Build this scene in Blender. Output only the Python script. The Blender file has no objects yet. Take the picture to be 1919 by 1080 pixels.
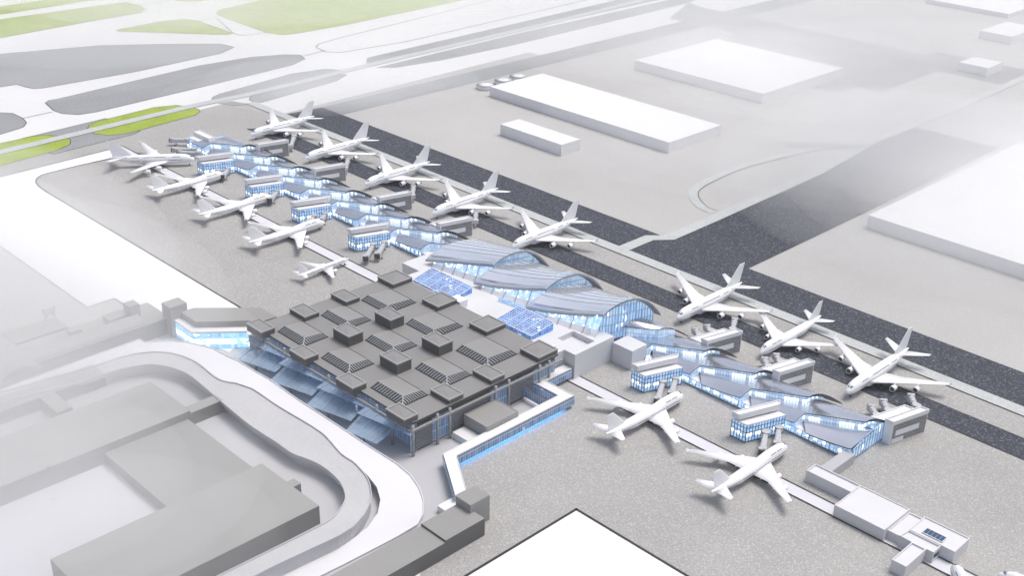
import bpy, math, random
from mathutils import Matrix, Vector
random.seed(7)
S = bpy.context.scene
COL = S.collection

# ------------------------------------------------------------------ camera, world, sun, exposure
PITCH, YAW, ROLL, FPX = 0.449757, 2.354236, 0.0243244, 2220.914
CAM = Vector((520.0, -535.0, 363.0))
fw = Vector((math.cos(YAW)*math.cos(PITCH), math.sin(YAW)*math.cos(PITCH), -math.sin(PITCH)))
rt = Vector((math.sin(YAW), -math.cos(YAW), 0))
up = rt.cross(fw)
rr = rt*math.cos(ROLL) + up*math.sin(ROLL)
uu = up*math.cos(ROLL) - rt*math.sin(ROLL)
cd = bpy.data.cameras.new('camera')
cd.sensor_width = 36; cd.lens = FPX/1919*36; cd.clip_start = 1; cd.clip_end = 40000
cam = bpy.data.objects.new('camera', cd); COL.objects.link(cam)
cam.matrix_world = Matrix(((rr.x, uu.x, -fw.x, CAM.x), (rr.y, uu.y, -fw.y, CAM.y), (rr.z, uu.z, -fw.z, CAM.z), (0, 0, 0, 1)))
S.camera = cam

SUN_EL, SUN_AZ = math.radians(68), math.radians(72)     # direction towards the sun: azimuth measured from +x
sdir = Vector((math.cos(SUN_AZ)*math.cos(SUN_EL), math.sin(SUN_AZ)*math.cos(SUN_EL), math.sin(SUN_EL)))
wd = bpy.data.worlds.new('World'); S.world = wd; wd.use_nodes = True
nt = wd.node_tree
sky = nt.nodes.new('ShaderNodeTexSky'); sky.sky_type = 'NISHITA'; sky.sun_disc = False
sky.sun_elevation = SUN_EL; sky.sun_rotation = math.pi/2 - SUN_AZ
sky.air_density = 1.0; sky.dust_density = 4.0; sky.ozone_density = 1.0
bg = nt.nodes['Background']; bg.inputs['Strength'].default_value = 0.12
hs = nt.nodes.new('ShaderNodeHueSaturation'); hs.inputs['Saturation'].default_value = .6      # thin overcast
nt.links.new(sky.outputs[0], hs.inputs['Color']); nt.links.new(hs.outputs[0], bg.inputs['Color'])
sd = bpy.data.lights.new('sun', 'SUN'); sd.energy = 1.5; sd.angle = math.radians(28); sd.color = (1, .955, .895)
so = bpy.data.objects.new('sun', sd); COL.objects.link(so)
so.rotation_euler = sdir.to_track_quat('Z', 'Y').to_euler()
S.view_settings.view_transform = 'Standard'; S.view_settings.look = 'None'
S.view_settings.gamma = 1; S.view_settings.exposure = 0.42
S.cycles.max_bounces = 6; S.cycles.transparent_max_bounces = 16; S.cycles.volume_bounces = 3
S.cycles.use_denoising = True
HAZE = 4.0e-5
#        over pixel     size in metres    density  turn
MIST = [(250, -60, 700, 330, 40, .0020, 1.57), (900, -70, 800, 420, 40, .0020, 1.57), (60, 50, 420, 200, 18, .0018, 1.45), (640, 40, 480, 200, 28, .0018, 1.5), (230, 130, 330, 130, 16, .0018, 1.5), (760, 140, 300, 110, 16, .0020, 1.5), (640, 190, 110, 70, 14, .0022, .9),
        (1650, -10, 800, 520, 42, .0014, .2), (1500, 130, 380, 300, 30, .0011, .5), (1840, 230, 330, 280, 34, .0014, .8), (1250, 80, 330, 260, 26, .0014, .9), (1960, 380, 260, 190, 30, .0018, 0),
        (1580, 320, 225, 120, 20, .0013, .75), (1400, 150, 190, 150, 20, .0014, 0), (1850, 420, 170, 170, 26, .0018, 0), (-20, 640, 130, 100, 26, .0026, .2), (-10, 800, 115, 72, 24, .0026, 1.2), (0, 960, 105, 75, 26, .0026, .5), (130, 1100, 100, 65, 24, .0022, .9), (-90, 500, 170, 100, 24, .0022, 0)]

# ------------------------------------------------------------------ helpers
def W(px, py, z=0.0):
    "the photograph's pixel, on the level z, as a place on the airfield (metres)"
    d = fw*FPX + rr*(px-959.5) - uu*(py-540)
    t = (z-CAM.z)/d.z
    return (CAM.x+d.x*t, CAM.y+d.y*t)
def WP(pts, z=0.0): return [W(x, y, z) for x, y in pts]

class MB:
    def __init__(s): s.v = []; s.f = []; s.mi = []; s.uv = {}; s.sm = []
    def face(s, pts, mi=0, uv=None, smooth=False):
        b = len(s.v); s.v += [tuple(p) for p in pts]; s.f.append(tuple(range(b, b+len(pts)))); s.mi.append(mi); s.sm.append(smooth)
        if uv: s.uv[len(s.f)-1] = uv
        return s
    def prism(s, poly, z0, z1, mi=0, top=None, bottom=True):
        "poly: plan outline; z1 may be a list of heights"
        a = sum(poly[i-1][0]*poly[i][1]-poly[i][0]*poly[i-1][1] for i in range(len(poly)))
        zt = list(z1) if isinstance(z1, (list, tuple)) else [z1]*len(poly)
        if a < 0: poly = poly[::-1]; zt = zt[::-1]
        n = len(poly)
        s.face([(x, y, zz) for (x, y), zz in zip(poly, zt)], mi if top is None else top)
        if bottom: s.face([(x, y, z0) for x, y in poly[::-1]], mi)
        for i in range(n):
            j = (i+1) % n
            p, q = poly[i], poly[j]; L = math.hypot(q[0]-p[0], q[1]-p[1])
            s.face([(p[0], p[1], z0), (q[0], q[1], z0), (q[0], q[1], zt[j]), (p[0], p[1], zt[i])], mi, [(0, 0), (L, 0), (L, zt[j]-z0), (0, zt[i]-z0)])
        return s
    def box(s, x0, x1, y0, y1, z0, z1, mi=0, top=None): return s.prism([(x0, y0), (x1, y0), (x1, y1), (x0, y1)], z0, z1, mi, top)
    def rim(s, poly, z0, z1, w, mi=0):
        "a parapet along a plan outline"
        a = sum(poly[i-1][0]*poly[i][1]-poly[i][0]*poly[i-1][1] for i in range(len(poly)))
        if a < 0: poly = poly[::-1]
        n = len(poly); ins = []
        for i in range(n):
            p0, p1, p2 = Vector(poly[i-1]), Vector(poly[i]), Vector(poly[(i+1) % n])
            d1 = (p1-p0).normalized(); d2 = (p2-p1).normalized()
            n1 = Vector((-d1.y, d1.x)); n2 = Vector((-d2.y, d2.x)); m = (n1+n2)
            m = m/max(.3, m.length_squared/2)
            ins.append(tuple(p1+m*w))
        for i in range(n):
            j = (i+1) % n
            s.prism([poly[i], poly[j], ins[j], ins[i]], z0, z1, mi)
        return s
    def wall(s, p, q, z0, z1, mi=0, z0b=None, z1b=None, u0=0):
        L = math.hypot(q[0]-p[0], q[1]-p[1]); z0b = z0 if z0b is None else z0b; z1b = z1 if z1b is None else z1b
        return s.face([(p[0], p[1], z0), (q[0], q[1], z0b), (q[0], q[1], z1b), (p[0], p[1], z1)], mi, [(u0, z0), (u0+L, z0b), (u0+L, z1b), (u0, z1)])
    def bar(s, p, q, w, h=None, mi=0):
        p, q = Vector(p), Vector(q); h = w if h is None else h
        d = (q-p).normalized(); a = d.cross(Vector((0, 0, 1)))
        if a.length < 1e-3: a = Vector((1, 0, 0))
        a.normalize(); b = a.cross(d); a = a*w/2; b = b*h/2
        c0 = [p-a-b, p+a-b, p+a+b, p-a+b]; c1 = [c+(q-p) for c in c0]
        s.face(c0[::-1], mi); s.face(c1, mi)
        for i in range(4): s.face([c0[i], c0[(i+1) % 4], c1[(i+1) % 4], c1[i]], mi)
        return s
    def rings(s, rings, mi=0, caps=True, smooth=True):
        b = len(s.v); n = len(rings[0])
        for r in rings: s.v += [tuple(p) for p in r]
        for k in range(len(rings)-1):
            for i in range(n):
                j = (i+1) % n
                s.f.append((b+k*n+i, b+k*n+j, b+(k+1)*n+j, b+(k+1)*n+i)); s.mi.append(mi); s.sm.append(smooth)
        if caps:
            s.f.append(tuple(b+i for i in range(n))[::-1]); s.mi.append(mi); s.sm.append(False)
            s.f.append(tuple(b+(len(rings)-1)*n+i for i in range(n))); s.mi.append(mi); s.sm.append(False)
        return s
    def tube(s, p, q, r, r2=None, n=12, mi=0, caps=True, smooth=True):
        p, q = Vector(p), Vector(q); r2 = r if r2 is None else r2; d = (q-p).normalized()
        a = d.orthogonal().normalized(); b = d.cross(a)
        R = lambda c, rad: [c+a*rad*math.cos(2*math.pi*i/n)+b*rad*math.sin(2*math.pi*i/n) for i in range(n)]
        return s.rings([R(p, r), R(q, r2)], mi, caps, smooth)
    def grid(s, rows, mi=0, smooth=True, uv=None):
        b = len(s.v); n = len(rows[0])
        for r in rows: s.v += [tuple(p) for p in r]
        for k in range(len(rows)-1):
            for i in range(n-1):
                s.f.append((b+k*n+i, b+k*n+i+1, b+(k+1)*n+i+1, b+(k+1)*n+i)); s.mi.append(mi); s.sm.append(smooth)
                if uv: s.uv[len(s.f)-1] = [uv[k][i], uv[k][i+1], uv[k+1][i+1], uv[k+1][i]]
        return s
    def build(s, name, mats, parent=None):
        me = bpy.data.meshes.new(name); me.from_pydata(s.v, [], s.f)
        if not isinstance(mats, (list, tuple)): mats = [mats]
        for m in mats: me.materials.append(m)
        me.polygons.foreach_set('material_index', s.mi); me.polygons.foreach_set('use_smooth', s.sm)
        if s.uv:
            lay = me.uv_layers.new(name='uv')
            for pi, uvs in s.uv.items():
                st = me.polygons[pi].loop_start
                for k, c in enumerate(uvs): lay.data[st+k].uv = c
        me.update()
        o = bpy.data.objects.new(name, me); COL.objects.link(o)
        if parent: o.parent = parent
        return o

def tag(o, label=None, cat=None, group=None, kind=None):
    if label: o['label'] = label
    if cat: o['category'] = cat
    if group: o['group'] = group
    if kind: o['kind'] = kind
    return o
def thing(name, label, cat, loc=(0, 0, 0), rz=0, group=None):
    o = bpy.data.objects.new(name, None); COL.objects.link(o); o.location = loc; o.rotation_euler = (0, 0, rz)
    o.empty_display_size = 1
    return tag(o, label, cat, group)
def struct(mb, name, mat): return tag(mb.build(name, mat), kind='structure')
def dup(root, loc, rz, label, group=None):
    c = root.copy(); COL.objects.link(c); c.location = loc; c.rotation_euler = (0, 0, rz); c['label'] = label
    if group: c['group'] = group
    for ch in [x for x in bpy.data.objects if x.parent == root]:
        d = ch.copy(); COL.objects.link(d); d.parent = c
        for g in [x for x in bpy.data.objects if x.parent == ch]:
            e = g.copy(); COL.objects.link(e); e.parent = d
    return c

# ------------------------------------------------------------------ materials
def mat(name, col, rough=.6, metal=0.0, var=.0, vs=.05, speck=.0, ss=1.0, spec=.5, bump=0.0, bs=1.0, tint=0.0, coat=0.0, spark=0.0):
    m = bpy.data.materials.new(name); m.use_nodes = True; t = m.node_tree; N = t.nodes; L = t.links
    b = N['Principled BSDF']; b.inputs['Roughness'].default_value = rough; b.inputs['Metallic'].default_value = metal
    b.inputs['Specular IOR Level'].default_value = spec; b.inputs['Base Color'].default_value = (*col, 1)
    b.inputs['Coat Weight'].default_value = coat; b.inputs['Coat Roughness'].default_value = .15
    co = N.new('ShaderNodeTexCoord'); out = None
    rgb = N.new('ShaderNodeRGB'); rgb.outputs[0].default_value = (*col, 1); out = rgb.outputs[0]
    def mul(src, fac_socket, lo, hi):
        mr = N.new('ShaderNodeMapRange'); mr.inputs['From Min'].default_value = .25; mr.inputs['From Max'].default_value = .75
        mr.inputs['To Min'].default_value = lo; mr.inputs['To Max'].default_value = hi; L.new(fac_socket, mr.inputs['Value'])
        vm = N.new('ShaderNodeVectorMath'); vm.operation = 'SCALE'; L.new(src, vm.inputs[0]); L.new(mr.outputs[0], vm.inputs['Scale'])
        return vm.outputs[0]
    if var:
        n = N.new('ShaderNodeTexNoise'); n.inputs['Scale'].default_value = vs; n.inputs['Detail'].default_value = 6; n.inputs['Roughness'].default_value = .62
        L.new(co.outputs['Object'], n.inputs['Vector']); out = mul(out, n.outputs[0], 1-var, 1+var)
    if speck:
        n = N.new('ShaderNodeTexNoise'); n.inputs['Scale'].default_value = ss; n.inputs['Detail'].default_value = 3; n.inputs['Roughness'].default_value = .8
        L.new(co.outputs['Object'], n.inputs['Vector'])
        if tint:
            mx = N.new('ShaderNodeMix'); mx.data_type = 'RGBA'; mx.blend_type = 'OVERLAY'; mx.inputs['Factor'].default_value = tint
            L.new(out, mx.inputs['A']); L.new(n.outputs['Color'], mx.inputs['B']); out = mx.outputs['Result']
        out = mul(out, n.outputs[0], 1-speck, 1+speck)
    if spark:
        vo = N.new('ShaderNodeTexVoronoi'); vo.inputs['Scale'].default_value = ss*1.15; L.new(co.outputs['Object'], vo.inputs['Vector'])
        sx = N.new('ShaderNodeSeparateColor'); L.new(vo.outputs['Color'], sx.inputs[0])
        th = N.new('ShaderNodeMapRange'); th.inputs['From Min'].default_value = .72; th.inputs['From Max'].default_value = 1; th.inputs['To Max'].default_value = spark; L.new(sx.outputs[0], th.inputs['Value'])
        ad = N.new('ShaderNodeVectorMath'); ad.operation = 'SCALE'; ad.inputs[0].default_value = (.95, .97, 1.0); L.new(th.outputs[0], ad.inputs['Scale'])
        a2 = N.new('ShaderNodeVectorMath'); a2.operation = 'ADD'; L.new(out, a2.inputs[0]); L.new(ad.outputs[0], a2.inputs[1]); out = a2.outputs[0]
    L.new(out, b.inputs['Base Color'])
    if bump:
        n = N.new('ShaderNodeTexNoise'); n.inputs['Scale'].default_value = bs; n.inputs['Detail'].default_value = 5
        L.new(co.outputs['Object'], n.inputs['Vector'])
        bp = N.new('ShaderNodeBump'); bp.inputs['Strength'].default_value = bump; bp.inputs['Distance'].default_value = .5
        L.new(n.outputs[0], bp.inputs['Height']); L.new(bp.outputs[0], b.inputs['Normal'])
    return m

def glass_lit(name, cw, ch, lit=.35, strength=1.0, tint=(.16, .42, .85), pale=(.42, .68, 1.0), white=(.84, .94, 1), frame=.10, zlit=None, fcol=(.55, .6, .66)):
    "a curtain wall in metres of UV: panes of lit interiors and reflecting blue glass between mullions"
    m = bpy.data.materials.new(name); m.use_nodes = True; t = m.node_tree; N = t.nodes; L = t.links
    b = N['Principled BSDF']; b.inputs['Roughness'].default_value = .08; b.inputs['Specular IOR Level'].default_value = .6
    uv = N.new('ShaderNodeUVMap'); uv.uv_map = 'uv'
    sp = N.new('ShaderNodeSeparateXYZ'); L.new(uv.outputs[0], sp.inputs[0])
    def M(op, a, bb=None, c=None):
        n = N.new('ShaderNodeMath'); n.operation = op
        for i, x in enumerate((a, bb, c)):
            if x is None: continue
            if isinstance(x, (int, float)): n.inputs[i].default_value = x
            else: L.new(x, n.inputs[i])
        return n.outputs[0]
    us, vs_ = M('DIVIDE', sp.outputs[0], cw), M('DIVIDE', sp.outputs[1], ch)
    cx = N.new('ShaderNodeCombineXYZ'); L.new(M('FLOOR', us), cx.inputs[0]); L.new(M('FLOOR', vs_), cx.inputs[1])
    wn = N.new('ShaderNodeTexWhiteNoise'); wn.noise_dimensions = '2D'; L.new(cx.outputs[0], wn.inputs['Vector'])
    no = N.new('ShaderNodeTexNoise'); no.inputs['Scale'].default_value = .07; no.inputs['Detail'].default_value = 3; L.new(uv.outputs[0], no.inputs['Vector'])
    r = M('ADD', M('MULTIPLY', wn.outputs[0], .55), M('MULTIPLY', no.outputs[0], .75))
    if zlit is not None:   # a storey that is more often lit
        near = M('LESS_THAN', M('ABSOLUTE', M('SUBTRACT', sp.outputs[1], zlit[0])), zlit[1])
        r = M('SUBTRACT', r, M('MULTIPLY', near, .46))
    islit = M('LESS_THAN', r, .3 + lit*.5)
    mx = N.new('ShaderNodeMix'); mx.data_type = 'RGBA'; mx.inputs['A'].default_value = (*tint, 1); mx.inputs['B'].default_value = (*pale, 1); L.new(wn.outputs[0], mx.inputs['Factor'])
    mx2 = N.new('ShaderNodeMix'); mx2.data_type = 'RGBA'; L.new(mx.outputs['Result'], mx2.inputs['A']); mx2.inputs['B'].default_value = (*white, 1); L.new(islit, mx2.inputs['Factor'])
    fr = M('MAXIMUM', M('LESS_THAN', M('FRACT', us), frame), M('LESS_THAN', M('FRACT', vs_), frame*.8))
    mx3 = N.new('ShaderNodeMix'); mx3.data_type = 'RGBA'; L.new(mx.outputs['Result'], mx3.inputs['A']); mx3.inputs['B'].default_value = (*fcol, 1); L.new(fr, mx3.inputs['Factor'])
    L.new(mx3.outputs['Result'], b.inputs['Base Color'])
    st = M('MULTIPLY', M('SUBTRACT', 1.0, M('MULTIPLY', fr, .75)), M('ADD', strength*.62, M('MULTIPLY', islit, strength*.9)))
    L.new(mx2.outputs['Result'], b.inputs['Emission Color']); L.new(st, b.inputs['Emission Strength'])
    return m

M_ground = mat('pale_concrete', (.64, .64, .645), .75, var=.04, vs=.01, speck=.03, ss=.4)
M_strip = mat('service_road_concrete', (.60, .60, .64), .7, var=.03, vs=.03)
M_podium = mat('podium_white', (.62, .62, .64), .6, var=.04, vs=.05)
M_mull = mat('mullion_bronze', (.26, .24, .235), .45, metal=.3)
M_white = mat('white_pavement', (.80, .80, .82), .7, var=.02, vs=.02)
M_apron = mat('apron_concrete', (.325, .318, .31), .8, var=.13, vs=.009, speck=.36, ss=1.2, tint=.10, spark=.12)
M_field = mat('field_gravel', (.41, .405, .398), .8, var=.07, vs=.008, speck=.2, ss=1.3, tint=.06, spark=.05)
M_asph = mat('dark_asphalt', (.028, .034, .050), .7, var=.12, vs=.02, speck=.8, ss=1.0, tint=.35, spark=.12, spec=.3)
M_isle = mat('grey_gravel_hazed_asphalt', (.255, .265, .275), .8, var=.1, vs=.01, speck=.3, ss=.6, tint=.15)
M_grass = mat('mown_grass', (.27, .35, .03), .8, var=.22, vs=.05, speck=.35, ss=.8)
M_road = mat('pale_road_stone', (.44, .46, .46), .75, var=.08, vs=.08, speck=.16, ss=.5, bump=.6, bs=.35)
M_line = mat('black_kerb_line', (.02, .02, .022), .7)
M_fore = mat('forecourt_paving', (.44, .44, .46), .7, var=.05, vs=.03)
M_deck = mat('road_deck_concrete', (.46, .46, .475), .75, var=.06, vs=.05, speck=.06, ss=.6, bump=.5, bs=.5)
M_deckw = mat('white_road_deck', (.66, .66, .69), .7, var=.025, vs=.03)
M_wallw = mat('white_wall', (.74, .74, .76), .6, var=.03, vs=.08)
M_roofw = mat('white_roof_membrane', (.70, .70, .71), .6, var=.03, vs=.06)
M_greyroof = mat('grey_roof', (.225, .221, .218), .55, var=.07, vs=.06, speck=.05, ss=1.0)
M_greywall = mat('grey_wall', (.10, .10, .10), .6, var=.08, vs=.1)
M_greyrim = mat('grey_rim', (.31, .308, .305), .5)
M_slab = mat('slab_grey', (.27, .268, .26), .7, var=.06, vs=.03, speck=.05, ss=.8)
M_plate = mat('skylight_plate', (.255, .25, .245), .5, var=.05, vs=.1)
M_slabd = mat('slab_grey_shaded', (.225, .222, .215), .7, var=.06, vs=.03)  # darker slab copy: the lower deck's step shade and mist contrast put into the colour
M_dark = mat('dark_grille_roof_shade', (.03, .032, .036), .5)
M_bars = mat('grille_bars', (.36, .38, .39), .4, metal=.3)
M_metal = mat('roof_metal', (.60, .62, .69), .27, metal=.9, var=.04, vs=.05)
M_hall = mat('hall_roof_metal', (.88, .91, .98), .15, metal=.72, var=.03, vs=.04)
M_rimh = mat('hall_rim_steel', (.30, .31, .33), .3, metal=.7)
M_edge = mat('dark_roof_edge', (.06, .06, .065), .5)
M_steel = mat('steel_frame', (.52, .54, .57), .35, metal=.5)
M_soffit = mat('grey_soffit', (.42, .42, .44), .5)
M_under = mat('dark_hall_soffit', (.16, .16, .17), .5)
M_louv = mat('louvre_grey', (.27, .27, .28), .5, var=.05, vs=.3)
M_plane = mat('aircraft_white_paint', (.82, .82, .84), .35, coat=.35)
M_win = mat('aircraft_window', (.06, .07, .09), .2)
M_cock = mat('cockpit_glass', (.02, .04, .08), .08)
M_tyre = mat('tyre', (.05, .05, .05), .8)
M_fan = mat('engine_fan', (.10, .10, .11), .4, metal=.6)
M_bridge = mat('jet_bridge_grey', (.46, .46, .48), .5, var=.03, vs=.5)
M_bellow = mat('bellows_dark', (.07, .07, .075), .7)
M_solar = mat('skylight_dark_glass', (.03, .07, .15), .1)
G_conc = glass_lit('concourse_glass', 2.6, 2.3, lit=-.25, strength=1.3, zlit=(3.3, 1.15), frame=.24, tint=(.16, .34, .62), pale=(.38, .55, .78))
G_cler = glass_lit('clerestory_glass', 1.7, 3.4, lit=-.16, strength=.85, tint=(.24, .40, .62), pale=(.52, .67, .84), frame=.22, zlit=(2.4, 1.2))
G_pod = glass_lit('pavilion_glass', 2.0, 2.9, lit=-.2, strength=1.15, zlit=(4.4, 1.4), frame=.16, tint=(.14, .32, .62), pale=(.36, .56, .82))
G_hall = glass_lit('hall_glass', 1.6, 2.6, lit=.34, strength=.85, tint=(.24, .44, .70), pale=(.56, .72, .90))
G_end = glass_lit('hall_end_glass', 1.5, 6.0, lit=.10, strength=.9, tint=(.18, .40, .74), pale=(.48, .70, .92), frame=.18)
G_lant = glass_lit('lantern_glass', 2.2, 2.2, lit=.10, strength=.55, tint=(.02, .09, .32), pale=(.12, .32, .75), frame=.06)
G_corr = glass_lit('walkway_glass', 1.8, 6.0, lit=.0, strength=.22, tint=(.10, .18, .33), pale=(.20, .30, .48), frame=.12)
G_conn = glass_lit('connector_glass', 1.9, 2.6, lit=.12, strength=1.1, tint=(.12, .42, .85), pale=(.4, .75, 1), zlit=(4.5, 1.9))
def mat_canopy():
    m = bpy.data.materials.new('canopy_glass'); m.use_nodes = True; t = m.node_tree; N = t.nodes; L = t.links
    b = N['Principled BSDF']; b.inputs['Base Color'].default_value = (.50, .66, .86, 1); b.inputs['Roughness'].default_value = .08
    tr = N.new('ShaderNodeBsdfTransparent'); tr.inputs[0].default_value = (.72, .84, .98, 1)
    mx = N.new('ShaderNodeMixShader'); mx.inputs[0].default_value = .42
    L.new(tr.outputs[0], mx.inputs[1]); L.new(b.outputs[0], mx.inputs[2]); L.new(mx.outputs[0], N['Material Output'].inputs['Surface'])
    return m
M_can = mat_canopy()
def mat_lamp(name, col, st):
    m = bpy.data.materials.new(name); m.use_nodes = True; b = m.node_tree.nodes['Principled BSDF']
    b.inputs['Emission Color'].default_value = (*col, 1); b.inputs['Emission Strength'].default_value = st; b.inputs['Base Color'].default_value = (.5, .6, .7, 1)
    return m
M_strip_l = mat_lamp('blue_base_light', (.12, .42, 1.0), 5.0)

# ------------------------------------------------------------------ setting: ground, pavements, islands, roads
lines = MB()
def outline(poly, w=.9, z=.34, closed=True):
    n = len(poly)
    for i in range(n if closed else n-1):
        p, q = Vector(poly[i]), Vector(poly[(i+1) % n]); d = (q-p)
        if d.length < .01: continue
        d.normalize(); a = Vector((-d.y, d.x))*w/2; e = d*w*.3
        lines.face([(*(p-a-e), z), (*(q-a+e), z), (*(q+a+e), z), (*(p+a-e), z)][::1])
def smooth_poly(pts, k=4):
    "Catmull-Rom through the traced points"
    n = len(pts); out = []
    for i in range(n):
        p0, p1, p2, p3 = [Vector(pts[(i+j-1) % n]) for j in range(4)]
        for s in range(k):
            t = s/k
            out.append(tuple(.5*((2*p1)+(p2-p0)*t+(2*p0-5*p1+4*p2-p3)*t*t+(3*p1-p0-3*p2+p3)*t**3)))
    return out
def smooth_open(pts, k=5):
    q = [pts[0]]+pts+[pts[-1]]; out = []
    for i in range(1, len(q)-2):
        p0, p1, p2, p3 = [Vector(q[i+j-1]) for j in range(4)]
        for s in range(k):
            t = s/k; out.append(tuple(.5*((2*p1)+(p2-p0)*t+(2*p0-5*p1+4*p2-p3)*t*t+(3*p1-p0-3*p2+p3)*t**3)))
    return out+[pts[-1]]
def sheet(name, poly, z, m):
    a = sum(poly[i-1][0]*poly[i][1]-poly[i][0]*poly[i-1][1] for i in range(len(poly)))
    if a < 0: poly = poly[::-1]
    return struct(MB().face([(x, y, z) for x, y in poly]), name, m)

struct(MB().face([(-7000, -3500, 0), (3500, -3500, 0), (3500, 7500, 0), (-7000, 7500, 0)]), 'ground', M_ground)
# large gravel fields
sheet('gravel_field', [(-450, 110), (1500, 110), (1500, 1500), (-420, 1500), (-420, 470), (-462, 470)], .05, M_field)
apron = WP([(-60, 346), (-60, 306), (0, 302), (200, 250), (405, 198), (440, 190), (470, 197)]) + [(-470, 104), (1200, 104), (1200, -420), (350, -420), (190, -262), (100, -150), (-140, -190)] + WP([(163, 577), (0, 461), (-100, 395)])
sheet('concrete_apron', apron, .05, M_apron)
sheet('gravel_yard', WP([(-40, 434), (0, 462), (163, 577), (215, 560), (262, 600), (250, 640), (60, 700), (-200, 720)]), .09, M_field)
fore = [(-150, -280), (-112, -210), (-60, -180), (-44, -140), (104, -140), (104, -84), (121, -90), (121, -176), (153, -200), (153, -215), (162, -232), (162, -420), (60, -560), (-250, -560), (-300, -330)]
sheet('forecourt', fore, .12, M_fore)
sheet('parking_court', [(-1.6, -316), (67.6, -316), (67.6, -430), (-1.6, -430)], .2, M_strip)
# white pavement on the left
wl = WP([(-136, 365), (0, 332.7), (230.6, 274.5), (240, 284), (213, 296), (150, 310), (90, 325), (77, 329), (69, 335), (67, 342), (73, 350), (87, 360), (443, 573), (500, 607), (430, 660), (300, 620), (257, 590), (215, 560), (163, 577), (0, 461.7)])
sheet('white_pavement', wl, .16, M_white)
outline(WP([(0, 332.7), (230.6, 274.5)]), closed=False); outline(WP([(213, 296), (150, 310), (90, 325), (77, 329), (69, 335), (67, 342), (73, 350), (87, 360), (443, 573), (470, 589)]), 1.3, closed=False)
outline(WP([(-136, 365), (0, 461.7), (163, 577), (215, 560), (257, 590)]), closed=False)
# white service road along the concourse
rp = [(W(230.6, 274.5)[0], -50.3), (620, -50.3), (620, -63.2), (W(222, 288)[0], -63.2)]
ya = sum(W(*p)[1] for p in ((396.7, 359), (1113, 720), (1563, 946.7)))/3; yb = sum(W(*p)[1] for p in ((373, 360), (1066.7, 716.5), (1683, 1033)))/3
rp = [(rp[0][0], ya), (640, ya), (640, yb), (rp[3][0], yb)]
sheet('service_road', rp, .2, M_strip)
outline(WP([(230.6, 274.5)])+[(640, ya)], 1.0, closed=False); outline([(rp[3][0], yb), (640, yb)], 1.0, closed=False)
ws = WP([(1080, 956), (1279.7, 1073.3)]); xw, yw = ws[0]
wq = [(xw, yw), (640, yw), (640, -420), (xw, -420)]
sheet('white_stand', wq, .16, M_white); outline(wq, 1.5)
# dark taxilanes and the pale road between them
XN = W(515, 209)[0]
sheet('outer_taxilane', [(-455, 110), (82, 110), (90, 110), (900, 110), (900, 150.5), (-442, 150.5), (-446, 110)], .22, M_asph)
sheet('inner_taxilane', [(-432, 55), (900, 55), (900, 76), (-418, 76)], .22, M_asph)
outline([(-432, 55), (900, 55)], 1.1, closed=False); outline([(-420, 76), (900, 76)], .5, closed=False)
for nm, y0, y1 in (('perimeter_road', 99.3, 110),): sheet(nm, [(-505, y0), (900, y0), (900, y1), (-500, y1)], .3, M_road)
outline([(-500, 99.3), (900, 99.3)], .9, .36, closed=False)
# far taxiway band running on to the upper right: asphalt, haze fade put into its paler colour
b1 = WP([(520, 206), (640, 177), (1280, 2), (1500, -55), (1540, -40), (1280, 43), (640, 190), (602, 201.7)])
sheet('far_taxiway', [(-442, 150.6), (-408, 150.6), (-405, 1600), (-448, 1600)], .21, M_isle)
# cross taxilane
xl, xr = W(1240, 458)[0], W(1403, 503)[0]
cross = [(xl-6, 150)] + WP([(1280, 441.7), (1380, 398), (1470, 360), (1530, 332), (1590, 299), (1640, 268), (1716, 239), (1870, 277.7)]) + [W(1626.7, 396), (xr, 150)]
sheet('cross_taxilane', cross, .23, M_asph)
outline([W(1870, 277.7), W(1626.7, 396), (xr, 150)], .8, closed=False)
def ribbon(name, pts, w, z, m, line=0):
    L, R = [], []
    for i, p in enumerate(pts):
        a, b = Vector(pts[max(0, i-1)]), Vector(pts[min(len(pts)-1, i+1)]); d = (b-a).normalized(); nrm = Vector((-d.y, d.x))*w/2
        L.append(tuple(Vector(p)+nrm)); R.append(tuple(Vector(p)-nrm))
    sheet(name, L+R[::-1], z, m)
    if line: outline(R, line, z+.05, closed=False)
    return L, R
ribbon('field_road', [(xl-14, 109), (xl-14, 140)]+WP([(1255, 446), (1340, 409), (1380, 391), (1465, 353), (1530, 324), (1585, 293), (1640, 262), (1713, 234), (1800, 198), (1919, 146), (2050, 88)]), 11, .27, M_road, .8)
lp = smooth_open(WP([(1338, 398), (1318, 390), (1303, 375), (1299, 362), (1306, 352), (1330, 338), (1380, 316), (1437, 300), (1520, 281), (1613, 270)]), 4)
ribbon('field_loop_road', lp, 8.5, .31, M_road, .7)
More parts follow.
